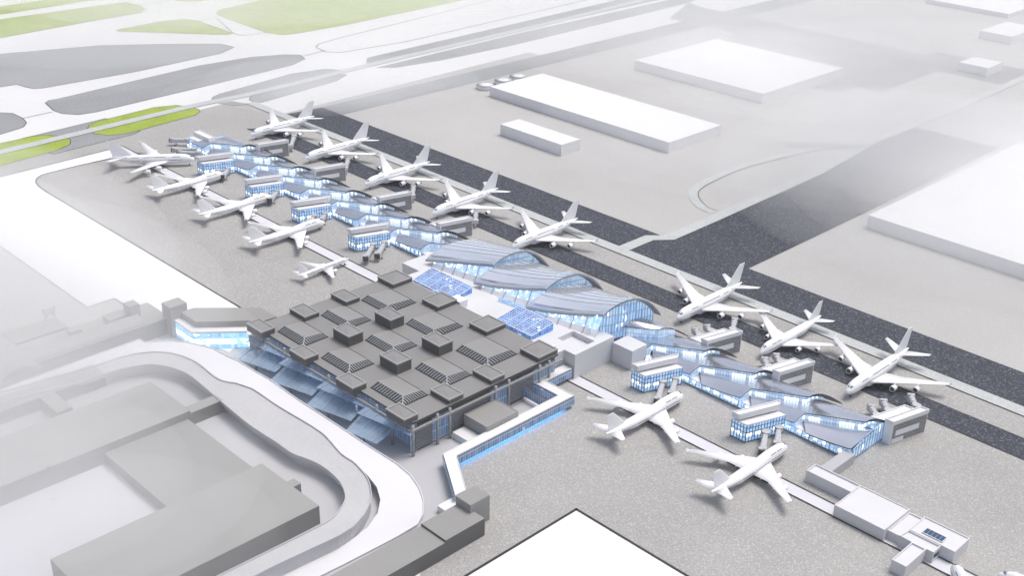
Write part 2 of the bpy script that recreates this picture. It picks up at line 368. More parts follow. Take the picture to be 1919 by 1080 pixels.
# paler taxi ground to the upper right
tr = WP([(1323, 15), (1733, 103), (1757, 97), (1960, 139), (1880, 160), (1757, 133), (1650, 173), (1603, 162), (1585, 169), (1563, 171), (1540, 169), (1480, 155), (1330, 100), (1380, 62), (1254, 34), (1290, 5)])
sheet('far_apron', tr, .15, M_isle)
for k, (pp, m) in enumerate((
    ([(686, 117), (688, 108), (705, 104), (960, 45), (1170, -4), (1250, -4), (973, 57), (700, 124)], M_isle),
    ([(703, 127), (973, 62), (1250, 0), (1330, -10), (1290, 5), (960, 85), (827, 113), (740, 127)], M_isle))):
    sheet('taxiway_island', WP(pp), .12, m)
for pp in ([(0, 101), (187, 85), (330, 82), (413, 82), (439, 88), (413, 100), (250, 135), (80, 165), (62, 166), (48, 163), (32, 158), (0, 163), (-80, 180), (-90, 105)],
           [(85, 193), (92, 188), (110, 185), (373, 123), (470, 107), (533, 102), (563, 103), (572, 110), (547, 122), (370, 165), (180, 210), (147, 215), (117, 213), (100, 207)],
           [(-60, 214), (0, 211), (23, 212), (42, 221), (50, 230), (44, 238), (33, 242), (0, 252), (-60, 262)],
           [(397, 187), (399, 182), (412, 176), (547, 138), (610, 129), (636, 131), (640, 136), (590, 147), (457, 180), (412, 191)],
           [(467, 187), (469, 181), (480, 177), (560, 157), (632, 138), (650, 140), (630, 152), (560, 172), (490, 192), (475, 192)],
           [(410, 194), (435, 190), (466, 195.5), (440, 198)],
           [(40, 260), (197, 222), (255, 229), (262, 246), (250, 252), (100, 289), (60, 276)],
           [(592, 88), (597, 82), (640, 70), (960, -10), (1140, -10), (760, 78), (640, 98), (610, 97)]):
    pl = WP(pp); last = pp[0] == (592, 88)
    if not last: sheet('gravel_island', pl, .13, M_isle)
    outline(pl, .9 if pp[0][1] > 150 else 1.3, .15)
for pp in ([(0, 12), (80, 0), (330, -35), (330, -18), (160, 2), (0, 27), (-80, 38), (-80, 22)],
           [(-80, 48), (0, 36), (200, 8), (238, 4), (262, 10), (272, 17), (262, 24), (180, 38), (0, 71), (-80, 86)],
           [(217, 56), (300, 40), (345, 35), (373, 39), (437, 62), (425, 65), (225, 59)],
           [(405, 25), (412, 18), (490, 0), (640, -40), (990, -34), (867, 0), (640, 48), (560, 62), (530, 65.5), (500, 61), (420, 33)],
           [(330, 0), (345, 3), (375, 2), (400, -6), (380, -12), (340, -9)],
           [(163, 243), (167, 235), (185, 227), (290, 201), (330, 197), (357, 200), (372, 205), (375, 209), (366, 216), (240, 250), (205, 254), (178, 251), (168, 247)],
           [(-60, 286), (0, 269), (60, 256), (90, 253), (120, 257), (132, 262), (132, 270), (110, 281), (0, 311), (-60, 326)]):
    pl = WP(pp)
    tag(sheet('lawn', pl, .17, M_grass), kind='structure'); outline(pl, .8, .2)
ribbon('boundary_road', [W(-120, 318), W(0, 285.8), W(370, 196.5), W(455, 179.5), W(560, 155), W(690, 122), W(1000, 50), W(1300, -24)], 12, .3, M_road, .8)
outline(WP([(0, 71), (200, 32), (320, 15)]), .7, closed=False); outline(WP([(262, 10), (320, 0)]), 1.2, closed=False); outline(WP([(370, 40), (405, 33), (437, 62), (455, 67), (500, 60)]), 1.2, closed=False)
outline(WP([(43, 222), (97, 210)]), .8, closed=False); outline(WP([(570, 105), (610, 94)]), .9, closed=False)
struct(lines, 'kerb_lines', M_line)

# ------------------------------------------------------------------ simple white buildings on the field
def block_building(name, label, cat, poly, z, m_wall, m_roof, par=.8, group=None):
    cx = sum(p[0] for p in poly)/len(poly); cy = sum(p[1] for p in poly)/len(poly)
    t = thing(name, label, cat, (cx, cy, 0), 0, group); q = [(x-cx, y-cy) for x, y in poly]
    MB().prism(q, 0, z).build('wall', m_wall, t)
    MB().prism([(x*.997, y*.997) for x, y in q], z+.01, z+.12).build('roof', m_roof, t)
    if par: MB().rim(q, z, z+par, .5).build('parapet', m_wall, t)
    return t
block_building('hangar', 'long white flat-roofed hangar with three round tanks at its far end', 'hangar', [(-360, 308), (-119, 308), (-119, 388), (-360, 388)], 10.3, M_wallw, M_roofw, .3)
block_building('storage_shed', 'small white oblong shed standing in front of the long hangar', 'shed', [(-260, 227), (-179.5, 227), (-179.5, 252.5), (-260, 252.5)], 10.5, M_wallw, M_roofw, .3)
block_building('hangar', 'broad white hangar fading into haze behind the long hangar', 'hangar', [(-330, 509), (-154, 509), (-154, 666), (-330, 666)], 10.5, M_wallw, M_roofw, .3)
block_building('warehouse', 'huge white warehouse cut off by the right edge, beyond the dark taxilane', 'warehouse', [(100, 287), (460, 287), (460, 560), (100, 560)], 10.8, M_wallw, M_roofw, .3)
block_building('storage_shed', 'small white cube-like shed on the hazy field, upper right', 'shed', [(-80, 799), (-45, 799), (-45, 839), (-80, 839)], 10, M_wallw, M_roofw, .3)
block_building('storage_shed', 'faint white shed farthest away at the right edge of the field', 'shed', [(-138, 971), (-95, 971), (-95, 1050), (-138, 1050)], 10, M_wallw, M_roofw, .3)
block_building('warehouse', 'pale flat warehouse at the very top right, almost lost in haze', 'warehouse', [(-290, 1115), (-165, 1115), (-165, 1400), (-290, 1400)], 6, M_wallw, M_roofw, .3)
TANKL = ('low round white tank nearest the corner of the long hangar', 'middle one of three low round white tanks by the hangar', 'low round white tank farthest behind the long hangar')
for (x, y), lb in zip(((-384, 324), (-385, 352), (-386, 376)), TANKL):
    t = thing('storage_tank', lb, 'tank', (x, y, 0), 0, 'round tanks beside the long hangar')
    MB().tube((0, 0, 0), (0, 0, 4), 9.5, n=32).build('shell', M_wallw, t)
    MB().tube((0, 0, 4.01), (0, 0, 4.9), 9.7, 2.5, n=32).tube((0, 0, 4.9), (0, 0, 5.2), 1.0, n=12).build('roof', M_roofw, t)
    MB().bar((9.7, 0, 0), (9.7, 0, 4.6), .5).build('ladder', M_steel, t)

# ------------------------------------------------------------------ lower left: parking structures, old terminal
def slab(name, label, cat, poly, z, extra=None, par=.9, m=M_slab, mw=M_greywall):
    t = block_building(name, label, cat, poly, z, mw, m, 0)
    return t
slab('parking_structure', 'long grey flat parking block pointing towards the curved road', 'parking building', [(-2, -262), (-46, -262), (-46, -460), (-2, -460)], 11)
slab('parking_structure', 'square grey lower deck between the two long parking blocks', 'parking building', [(-1.8, -264), (63, -264), (63, -314), (-1.8, -314)], 6.5, m=M_slabd)
slab('parking_structure', 'nearest long grey parking block at the bottom left', 'parking building', [(68, -262), (118, -262), (118, -376), (68, -376)], 11)
slab('stair_tower', 'tiny grey stair head sticking out behind the nearest parking block', 'stair tower', [(88, -256), (94, -256), (94, -261.8), (88, -261.8)], 9)
slab('link_building', 'narrow dark link wall between the parking block and the curved road', 'building', [(-12, -240), (-4, -240), (-4, -261.5), (-12, -261.5)], 8)
slab('parking_structure', 'pale parking block fading into mist at the far left', 'parking building', [(-76, -275), (-92, -275), (-92, -440), (-76, -440)], 8, m=M_slab)
slab('link_building', 'small pale link block between two parking buildings at left', 'building', [(-75.8, -306), (-54, -306), (-54, -315), (-75.8, -315)], 8)

t = thing('pier_terminal', 'long dark grey terminal wing with a barrel vault along its roof', 'terminal', (0, 0, 0))
MB().box(-139, -110, -440, -212, 0, 11).build('wall', M_greywall, t)
MB().box(-138.8, -110.2, -440, -212.2, 11.01, 11.15).build('roof', M_slab, t)
v = MB(); rows = []
for y in (-440, -229): rows.append([(-118+7*math.cos(math.pi*i/14), y, 11.1+4.2*math.sin(math.pi*i/14)) for i in range(15)])
v.grid(rows[::-1]); v.face(rows[1]); v.face(rows[0][::-1]); v.build('barrel_vault', M_slab, t)
for (x0, x1, y0, y1, z) in ((-134, -124, -246, -232, 15), (-130, -122, -233, -226, 21), (-134, -127, -270, -263, 14)):
    MB().box(x0, x1, y0, y1, 11.2, z).build('roof_unit', M_slab, t)
MB().box(-114, -103.5, -215, -203, 0, 21).box(-113.8, -103.7, -214.8, -203.2, 21.01, 21.1).build('stair_tower', M_slab, t)
slab('annexe_building', 'pale low annexe behind the vaulted terminal wing at the far left', 'building', [(-141, -300), (-160, -300), (-160, -266), (-141, -266)], 11)
t = thing('rotunda_hall', 'big misty half-cylinder vault at the left edge behind the road', 'hall', (-104, -312, 0))
v = MB(); rows = [[(x, 17*math.cos(math.pi*i/20), 15*math.sin(math.pi*i/20)) for i in range(21)] for x in (0, -160)]
v.grid(rows); v.face(rows[0]); v.face(rows[1][::-1]); v.build('vault', M_slab, t)
for k, (x, y, lb) in enumerate(((-177, -262, 'pale angular bridge gate standing alone on the left gravel yard'), (-205, -300, 'misty row of pale bridge boxes at the left edge'))):
    t = thing('boarding_gate', lb, 'jet bridge', (x, y, 0), .2)
    MB().bar((0, -3, 0), (0, -2, 9), 1.6).bar((0, 3, 0), (0, 2, 9), 1.6).build('leg', M_bridge, t)
    MB().box(-2, 2, -3.4, 3.4, 6, 9.4).box(-1.6, 1.6, -3.8, 3.8, 9.41, 10.2).build('cab', M_bridge, t)
    if k: MB().box(-14, -2.01, -2.4, 2.4, 0, 8).box(-24, -14.01, -2, 2, 0, 7).build('tunnel', M_bridge, t)

# ------------------------------------------------------------------ elevated roads at lower left
def deck(name, label, outer, inner, z, th, m, skirt=None, rail=True):
    n = len(outer); zz = z if isinstance(z, list) else [z]*n
    b = MB(); top = []
    for i in range(n-1):
        o0, o1, i0, i1 = outer[i], outer[i+1], inner[i], inner[i+1]; za, zb = zz[i], zz[i+1]
        b.face([(*i0, za), (*i1, zb), (*o1, zb), (*o0, za)]); b.face([(*o0, za-th), (*o1, zb-th), (*i1, zb-th), (*i0, za-th)])
        b.face([(*o0, za), (*o1, zb), (*o1, zb-th), (*o0, za-th)]); b.face([(*i1, zb), (*i0, za), (*i0, za-th), (*i1, zb-th)])
    return b
def resample(pts, n):
    pts = [Vector(p) for p in pts]; d = [0]
    for a, b in zip(pts, pts[1:]): d.append(d[-1]+(b-a).length)
    out = []
    for k in range(n):
        s = d[-1]*k/(n-1); i = 0
        while i < len(d)-2 and d[i+1] < s: i += 1
        f = (s-d[i])/max(1e-6, d[i+1]-d[i]); out.append(tuple(pts[i].lerp(pts[i+1], f)))
    return out
ZD = 8.0
gin = [(-160, 800), (0, 757), (147, 720), (213, 697), (260, 687), (287, 684.5), (320, 690), (347, 700), (363, 710), (380, 724), (410, 750), (467, 797), (517, 830), (547, 851), (573, 861), (600, 873), (623, 890), (640, 909), (648, 932), (643, 948), (629, 968), (607, 983), (500, 1037), (413, 1080), (200, 1185)]
gout = [(-160, 765), (0, 737), (100, 708), (170, 690), (233, 669), (283, 661), (320, 663), (353, 673), (377, 687), (413, 714), (463, 725), (520, 762), (567, 790), (593, 806), (613, 822), (640, 853), (660, 866), (677, 882), (690, 901), (695.5, 920), (695, 937), (688, 957), (673, 977), (657, 993), (640, 1004), (533, 1054), (480, 1080), (260, 1190)]
gi, go = resample(smooth_open(WP(gin, ZD)), 120), resample(smooth_open(WP(gout, ZD)), 120)
# pair each inner point with its nearest outer point, in order
pairs = []; j = 0
for p in gi:
    best = min(range(j, min(len(go), j+9)), key=lambda k: (go[k][0]-p[0])**2+(go[k][1]-p[1])**2); j = best; pairs.append(go[best])
t = thing('curved_ramp', 'grey textured road deck curling round the parking blocks', 'elevated road', (0, 0, 0))
deck('d', '', pairs, gi, ZD, 1.6, M_deck).build('deck', M_deck, t)
rl = MB()
for src in (gi, pairs):
    for a, b in zip(src, src[1:]):
        if (Vector(a)-Vector(b)).length > .3: rl.bar((*a, ZD+.35), (*b, ZD+.35), .5, .9)
rl.build('parapet', M_deck, t)
def inset(pts, ref, d):
    return [tuple(Vector(p)+(Vector(r)-Vector(p)).normalized()*d) for p, r in zip(pts, ref)]
for nm, q in (('outer_wall', inset(pairs, gi, .4)), ('inner_wall', inset(gi, pairs, 3.2))):
    wl_ = MB()
    for a, b in zip(q, q[1:]): wl_.wall(a, b, 0, ZD-1.6)
    wl_.build(nm, M_deck, t)
win = [(-160, 765), (0, 737), (100, 708), (170, 690), (233, 669), (283, 661), (320, 663), (353, 673), (377, 687), (413, 714), (463, 725), (520, 762), (567, 790), (593, 806), (613, 822), (640, 853), (668, 870), (690, 893), (706, 913), (713, 937), (708, 962), (690, 988), (662, 1010), (600, 1042), (520, 1080), (300, 1190)]
wout = [(-160, 745), (0, 733), (33, 720), (150, 677), (262, 637), (273, 643), (320, 640), (353, 643), (397, 653), (423, 667), (447, 678), (478, 697), (508, 714), (561, 752), (600, 777), (650, 810), (687, 835), (743, 870), (770, 893), (786, 917), (794, 940), (793, 965), (782, 985), (740, 1010), (640, 1062), (440, 1160)]
ZW = [7.6]*14+[7.6, 7.4, 7.2, 6.6, 5.8, 4.8, 3.6, 2.4, 1.2, .6, .4, .4]
def WZ(pts, zs): return [W(x, y, z) for (x, y), z in zip(pts, zs)]
t = thing('departures_road', 'smooth white elevated road sweeping round in front of the grey terminal', 'elevated road', (0, 0, 0))
deck('d', '', WZ(wout, ZW), WZ(win, ZW), ZW, 1.2, M_deckw).build('deck', M_deckw, t)
rl = MB()
o_ = WZ(wout, ZW)
for k in range(len(o_)-1): rl.bar((*o_[k], ZW[k]+.3), (*o_[k+1], ZW[k+1]+.3), .4, .8)
rl.build('parapet', M_deckw, t)
pr = MB()
for k in range(2, 16):
    a, b = Vector(WZ(wout, ZW)[k]), Vector(WZ(win, ZW)[k]); c = a.lerp(b, .5); pr.tube((*c, 0), (*c, ZW[k]-1.2), 1.0, n=10)
pr.build('piers', M_deckw, t)

# ------------------------------------------------------------------ central grey terminal with skylights
ZR = 21.0
TX0, TX1, TY0, TY1 = -48, 103, -189, -76
t = thing('main_terminal', 'large square grey terminal with roof boxes and slatted skylights', 'terminal', (0, 0, 0))
MB().box(TX0+2, TX1-2.5, TY0+5, TY1, 0, ZR-1.3).build('wall', M_greywall, t)
MB().box(TX0, TX1, TY0, TY1, ZR-1.3, ZR, 1, 0).build('roof', [M_greyroof, M_edge], t)
for gx, wx in ((-33, 20), (11.5, 20), (58, 21)):
    for gy, dy in ((-112, 18), (-144, 13), (-176.5, 12.5)):
        x0, x1, y0, y1 = gx, gx+wx, gy, gy+dy
        if gx > 50: x1 += .5
        zt = ZR+1.7; ex, ey = 7.2, 6.2
        lw = MB().prism([(x0+.5, y0-.6), (x1+1, y0-.6), (x1+1, y1), (x0+.5, y1)], ZR+.01, [zt, zt, ZR+.25, ZR+.25])
        o = lw.build('skylight', M_plate, t)
        A, B, C, D = (x0+.5, y0-.6), (x1+1, y0-.6), (x1+1, y1), (x0+.5, y1)
        o1, o2, o3 = (x0+1.0, y0-ey), (x1+ex, y0-ey), (x1+ex, y1-.3)
        g = MB()
        g.face([(*o1, ZR+.06), (*o2, ZR+.06), (B[0], B[1], zt-.1), (A[0], A[1], zt-.1)]); g.face([(*o2, ZR+.06), (*o3, ZR+.06), (C[0], C[1], ZR+.3), (B[0], B[1], zt-.1)])
        for (p, q) in ((o1, o2), (o2, o3)): g.bar((*p, ZR+.25), (*q, ZR+.25), .6, .5)
        g.build('grille_bed', M_dark, o)
        s = MB(); n = 12
        for k in range(1, n+1):
            P = Vector(o1).lerp(Vector(o2), k/(n+1)); f = max(0, (P.x-B[0])/(o2[0]-B[0]))
            s.bar((P.x, P.y, ZR+.25), (P.x, B[1]+(o2[1]-B[1])*f, zt+(ZR+.25-zt)*f), .42, .3)
        m_ = 10
        for k in range(1, m_+1):
            P = Vector(o2).lerp(Vector(o3), k/(m_+1)); f = max(0, (B[1]-P.y)/(B[1]-o2[1])); ff = max(0, (P.y-B[1])/(C[1]-B[1])); zz = zt+(ZR+.35-zt)*ff
            s.bar((P.x, P.y, ZR+.25), (B[0]+(o2[0]-B[0])*f, P.y, zz+(ZR+.25-zz)*f), .42, .3)
        s.bar((*o2, ZR+.3), (B[0], B[1], zt), .6, .5); s.bar((A[0], A[1], zt+.05), (B[0], B[1], zt+.05), .5, .3); s.bar((B[0], B[1], zt+.05), (C[0], C[1], ZR+.4), .5, .3)
        s.build('slats', M_bars, o)
        MB().bar((*A, ZR+.12), (*D, ZR+.28), .35, .2).bar((*D, ZR+.28), (*C, ZR+.28), .35, .2).build('seam', M_dark, o)
for i, (px0, px1) in enumerate(((-48, -31.7), (-2.5, 12.8), (42.3, 57.8), (87, 102.3))):
    for j_, (py0, py1) in enumerate(((-92, -76), (-130.5, -120), (-162.5, -152), (-194.3, -185))):
        hgt = 6.4 if (i in (1, 2) and j_ in (1, 2)) else 2.7
        if j_ == 3: hgt = 3.3
        b = MB().box(px0, px1, py0, py1, ZR+.01 if j_ < 3 else ZR-1.5, ZR+hgt)
        for k in range(int(hgt/1.05)): b.rim([(px0-.16, py0-.16), (px1+.16, py0-.16), (px1+.16, py1+.16), (px0-.16, py1+.16)], ZR+.5+k*1.05, ZR+.95+k*1.05, .3)
        o = b.build('penthouse', M_greywall, t)
        r = MB().rim([(px0-.3, py0-.3), (px1+.3, py0-.3), (px1+.3, py1+.3), (px0-.3, py1+.3)], ZR+hgt-.2, ZR+hgt+.55, .9)
        cxm, cym = (px0+px1)/2, (py0+py1)/2
        for (xa, ya_), (xb, yb_) in zip([(px0, py0), (px1, py0), (px1, py1), (px0, py1)], [(px1, py0), (px1, py1), (px0, py1), (px0, py0)]):
            r.face([(xa, ya_, ZR+hgt+.05), (xb, yb_, ZR+hgt+.05), (cxm, cym, ZR+hgt+.7)], 1)
        r.build('roof_rim', [M_greyrim, M_greyroof], o)
# street-side and end columns, beams, louvres
for y in (-189.5, -172, -163, -128, -117.5, -92, -84): MB().tube((TX1+.5, y, 0), (TX1+.5, y, ZR-1.31), .85, n=12).build('column', M_greyrim, t)
for x in (-46, -14, -2, 30, 43, 74, 87): MB().tube((x, TY0-1.5, 0), (x, TY0-1.5, ZR-1.31), .8, n=12).build('column', M_greyrim, t)
MB().bar((TX1+1.2, TY0-2, ZR-4.2), (TX1+1.2, TY1+3, ZR-4.2), 1.1, 1.0).bar((TX0, TY0-2, ZR-4.2), (TX1+.6, TY0-2, ZR-4.2), 1.1, 1.0).build('perimeter_beam', M_greyrim, t)
for (ya_, yb_) in ((-186, -174), (-161, -130), (-116, -95)):
    b = MB()
    for k in range(11): b.box(TX1-2.4, TX1-1.2, ya_, yb_, 2+k*1.35, 2.5+k*1.35)
    b.build('louvre_screen', M_louv, t)
MB().box(TX1-2.5, TX1-2.35, -189, -76, 1, ZR-5).build('side_glazing', G_corr, t)
MB().wall((TX0+2, TY0+4.9), (TX1-2.5, TY0+4.9), 0, ZR-2).build('front_glazing', G_corr, t)
# glass canopies over the kerb: an upper tier and a sawtooth lower tier
for k in range(4):
    xa = -46+k*37.6
    a, b, c, d = (xa, -191, 16.2), (xa+37, -189.6, 16.6), (xa+38.5, -192.4, 15.2), (xa-1, -198.5, 14.0)
    p = MB().face([a, d, c, b]).build('upper_canopy', M_can, t)
    f = MB()
    for q in range(5):
        f_ = (q+.4)/5; P = Vector(a).lerp(Vector(b), f_); Q = Vector(d).lerp(Vector(c), f_); f.bar(P+Vector((0, 0, .2)), Q+Vector((0, 0, .2)), .35, .4)
    f.bar(a, b, .5).build('canopy_ribs', M_steel, p)
    xa = -47+k*36.6
    a, b, c, d = (xa, -193.2, 9.6), (xa+33, -190.4, 9.8), (xa+37, -200.5, 8.4), (xa+5.5, -208, 8.0)
    if k == 3: b, c = (xa+14+12, -191.0, 9.8), (xa+14+14, -204.5, 8.4)
    p = MB().face([a, d, c, b]).build('lower_canopy', M_can, t)
    f = MB()
    for q in range(4):
        f_ = (q+.4)/4; P = Vector(a).lerp(Vector(b), f_); Q = Vector(d).lerp(Vector(c), f_); f.bar(P+Vector((0, 0, .2)), Q+Vector((0, 0, .2)), .35, .4)
    P, Q = Vector(a).lerp(Vector(d), .55), Vector(b).lerp(Vector(c), .55)
    f.bar(P-Vector((0, 0, .6)), Q-Vector((0, 0, .6)), .6); m_ = P.lerp(Q, .35); f.tube((m_.x, m_.y, 0), (m_.x, m_.y, m_.z-.6), .55)
    f.build('canopy_ribs', M_steel, p)
# blocks at the terminal's right side
block_building('service_block', 'grey flat block between the terminal side and the white walkway', 'building', [(103.6, -152.5), (122, -152.5), (122, -128), (103.6, -128)], 11, M_greyrim, M_slab, .4)
block_building('service_block', 'low pale block half hidden behind the glazed walkway', 'building', [(104.6, -162), (117, -162), (117, -153.2), (104.6, -153.2)], 4, M_wallw, M_roofw, 0)

# ------------------------------------------------------------------ connector with lit glass at the left of the terminal
t = thing('glass_connector', 'angular connector with lit blue glass front and grey hexagonal roof', 'building', (0, 0, 0))
up_ = [(-103.2, -208), (-103.2, -199), (-75, -167), (-57, -166.5), (-58, -175), (-85, -208)]
MB().prism(up_, 12, 15.9).prism([(x*.998-.2, y*.998-.3) for x, y in up_], 15.92, 16.02).build('upper_roof', M_slab, t)
lo_ = [(-107, -213), (-107, -203), (-70, -170), (-49, -172), (-55, -190), (-60, -187.5), (-82, -213.5)]
MB().prism(lo_, 11, 11.9).build('lower_roof', M_roofw, t)
g = MB(); gp = [(-106.5, -212.3), (-82.3, -212.8), (-60.3, -187), (-55.3, -189.2)]; u = 0
for p, q in zip(gp, gp[1:]): g.wall(p, q, 0, 10.98, u0=u); u += (Vector(q)-Vector(p)).length
g.wall((-106.5, -203.2), (-106.5, -212.3), 0, 10.98); g.build('glass_wall', G_conn, t)
MB().prism([(-106.2, -211.6), (-106.2, -203.5), (-70, -170.5), (-49.5, -172.4), (-55.6, -188.6), (-60.3, -186.4), (-82.3, -212)], 0, 10.9).build('core', M_greywall, t)

# ------------------------------------------------------------------ great hall: plinth, lanterns, three arched roofs
t = thing('great_hall', 'white podium with three big arched metal roofs over glass walls', 'terminal hall', (0, 0, 0))
ZP = 17.0
pl = MB()
pl.prism([(-66, -56), (-47.9, -56), (-47.9, -75.9), (84, -75.9), (84, -26), (-66, -22)], 0, ZP)
pl.box(84, 97, -75.9, -64, 0, ZP); pl.box(84, 106, -64, -56.5, 0, ZP); pl.box(84, 102, -56.5, -42, 0, 13.4); pl.box(102, 106, -56.5, -42, 0, ZP); pl.box(84, 106, -42, -28.5, 0, ZP)
pl.build('podium', M_podium, t)
b = MB().rim([(-66, -56), (-47.9, -56), (-47.9, -75.9), (-30, -75.9), (-30, -22), (-66, -22)], ZP, ZP+.02, .1)
MB().box(5, 14.5, -75, -68, ZP+.01, ZP+5.2).build('roof_unit', M_wallw, t)
MB().box(90, 92, -75.9, -66, ZP+.01, ZP+1.6).box(84, 91, -76, -75.4, ZP+.02, ZP+2.6).build('parapet', M_wallw, t)
MB().box(-66, 88, -21.9, 11, 0, 15).build('hall_core', M_wallw, t)
HB = (-1.0, 48.5, 98.0)
def spline(tab, v):
    for i in range(len(tab)-1):
        if v <= tab[i+1][0] or i == len(tab)-2:
            (x0, y0), (x1, y1) = tab[i], tab[i+1]; xm, ym = tab[max(0, i-1)]; xp, yp = tab[min(len(tab)-1, i+2)]
            m0 = (y1-ym)/(x1-xm); m1 = (yp-y0)/(xp-x0); h = x1-x0; t_ = (v-x0)/h
            return (2*t_**3-3*t_**2+1)*y0+(t_**3-2*t_**2+t_)*h*m0+(-2*t_**3+3*t_**2)*y1+(t_**3-t_**2)*h*m1
ST = [(0, 29.5), (.12, 33.0), (.28, 35.5), (.42, 36.3), (.57, 35.8), (.75, 32.2), (.87, 27.8), (1, 21.0)]
NT_ = [(0, 20.5), (.09, 23.9), (.18, 26.4), (.28, 27.9), (.40, 28.7), (.52, 28.9), (.64, 28.2), (.75, 26.9), (.88, 23.8), (1, 19.5)]
def Sarch(v):
    "south edge: v 0 near eave .. 1 far eave, relative to the hall's base x"
    return 13*v, -30+41*v, spline(ST, v)
def Narch(v): return -52.5+12*v, -45.5+55.5*v, spline(NT_, v)
for hi, hb in enumerate(HB):
    rows = []; NV, NT = 40, 16
    for k in range(NT+1):
        tt = k/NT; r = []
        for i in range(NV+1):
            v_ = i/NV; s_, n_ = Sarch(v_), Narch(v_); e = tt**(1.0 if hi == 0 else 1.6)
            r.append((hb+n_[0]+(s_[0]-n_[0])*tt, n_[1]+(s_[1]-n_[1])*tt, n_[2]+(s_[2]-n_[2])*e))
        rows.append(r)
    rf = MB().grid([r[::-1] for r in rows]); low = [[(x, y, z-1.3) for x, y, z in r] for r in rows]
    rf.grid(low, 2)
    for a, b_ in ((rows[-1], low[-1]), (low[0], rows[0])): rf.grid([a[::-1], b_[::-1]] if False else [b_, a], 1, False)
    for e in (0, -1): rf.grid([[r[e] for r in rows], [r[e] for r in low]], 1, False)
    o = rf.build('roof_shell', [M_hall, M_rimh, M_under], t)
    # raised fold along the near eave
    fd = MB()
    P = lambda v_, tt, dz: (hb+Narch(v_)[0]+(Sarch(v_)[0]-Narch(v_)[0])*tt, Narch(v_)[1]+(Sarch(v_)[1]-Narch(v_)[1])*tt, Narch(v_)[2]+(Sarch(v_)[2]-Narch(v_)[2])*(tt**(1.0 if hi == 0 else 1.6))+dz)
    ks = [k/16 for k in range(17)]
    a = [P(.045, .04+.9*k, .15) for k in ks]; b_ = [P(.05, .04+.9*k, 1.3-.9*k) for k in ks]; c = [P(.05+.2*(1-k)*.9+.01, .04+.9*k, .12) for k in ks]
    fd.grid([a, b_, c], 0, False); fd.build('roof_fold', M_hall, o)
    a = [P(.012, .02+.96*k, .25) for k in ks]; g2 = MB()
    for p, q in zip(a, a[1:]): g2.bar(p, q, .5, .5)
    g2.build('gutter', M_steel, o)
    for q in range(2, 10):
        sm_ = MB()
        for k in range(8):
            sm_.bar(P(q/10, k/8, .1), P(q/10, (k+1)/8, .1), .2, .25)
        sm_.build('roof_seam', M_steel, o)
    # near glass wall leaning under the eave
    g = MB(); cols = 10; rib = MB()
    pan = MB(); u = 0
    for k in range(cols):
        f0, f1 = k/cols, (k+1)/cols; pts = []
        for f in (f0, f1):
            base = Vector((hb-46+47.5*f, -45.2+6.6*f, ZP)); top = Vector(P(.05, .1+.86*f, -1.0))
            pts.append((base, top))
        (b0, t0), (b1, t1) = pts; m0, m1 = b0.lerp(t0, .32 if f0 > .3 else .4), b1.lerp(t1, .32 if f1 > .3 else .4)
        L = (b1-b0).length
        g.face([m0, m1, t1, t0], 0, [(u, 4), (u+L, 4), (u+L, 4+(t1-m1).length), (u, 4+(t0-m0).length)]); pan.face([b0, b1, m1, m0]); u += L
        if k % 2 == 0: MB().bar(b0+Vector((0, -.4, 0)), t0+Vector((0, -.4, 0)), .5, .9).build('glass_rib', M_steel, t)
    g.build('glass_wall', G_hall, t); pan.build('sill_panel', M_wallw, t);
    # arched end window, set back under the roof
    g = MB(); n = 26; u = 0; REC = 5 if hi == 2 else 7
    for k in range(n):
        v0, v1 = .02+.93*k/n, .02+.93*(k+1)/n; s0, s1 = Sarch(v0), Sarch(v1)
        zb = 8 if hi == 2 else 20
        x0, x1 = hb+s0[0]-REC, hb+s1[0]-REC
        g.wall((x0, s0[1]), (x1, s1[1]), zb, s0[2]-1.0, z1b=s1[2]-1.0, u0=u); u += math.hypot(x1-x0, s1[1]-s0[1])
    g.build('arch_window', G_end if hi == 2 else G_cler, t)
    if hi == 2:
        fn = MB()
        for k in range(19):
            v0 = .03+.92*k/18; s0 = Sarch(v0); fn.box(hb+s0[0]-4.4, hb+s0[0]-3.8, s0[1]-.14, s0[1]+.14, 8, s0[2]-1.1)
        fn.build('window_fins', M_steel, t)
        MB().wall((hb-3, -38.2), (hb+.2-4.5, -30), 9, 29, z0b=9, z1b=28.5).build('corner_glass', G_end, t)
    # far wall
    MB().wall((hb+8, 9.6), (hb-41, 8), 0, 17).build('far_wall', G_end, t)
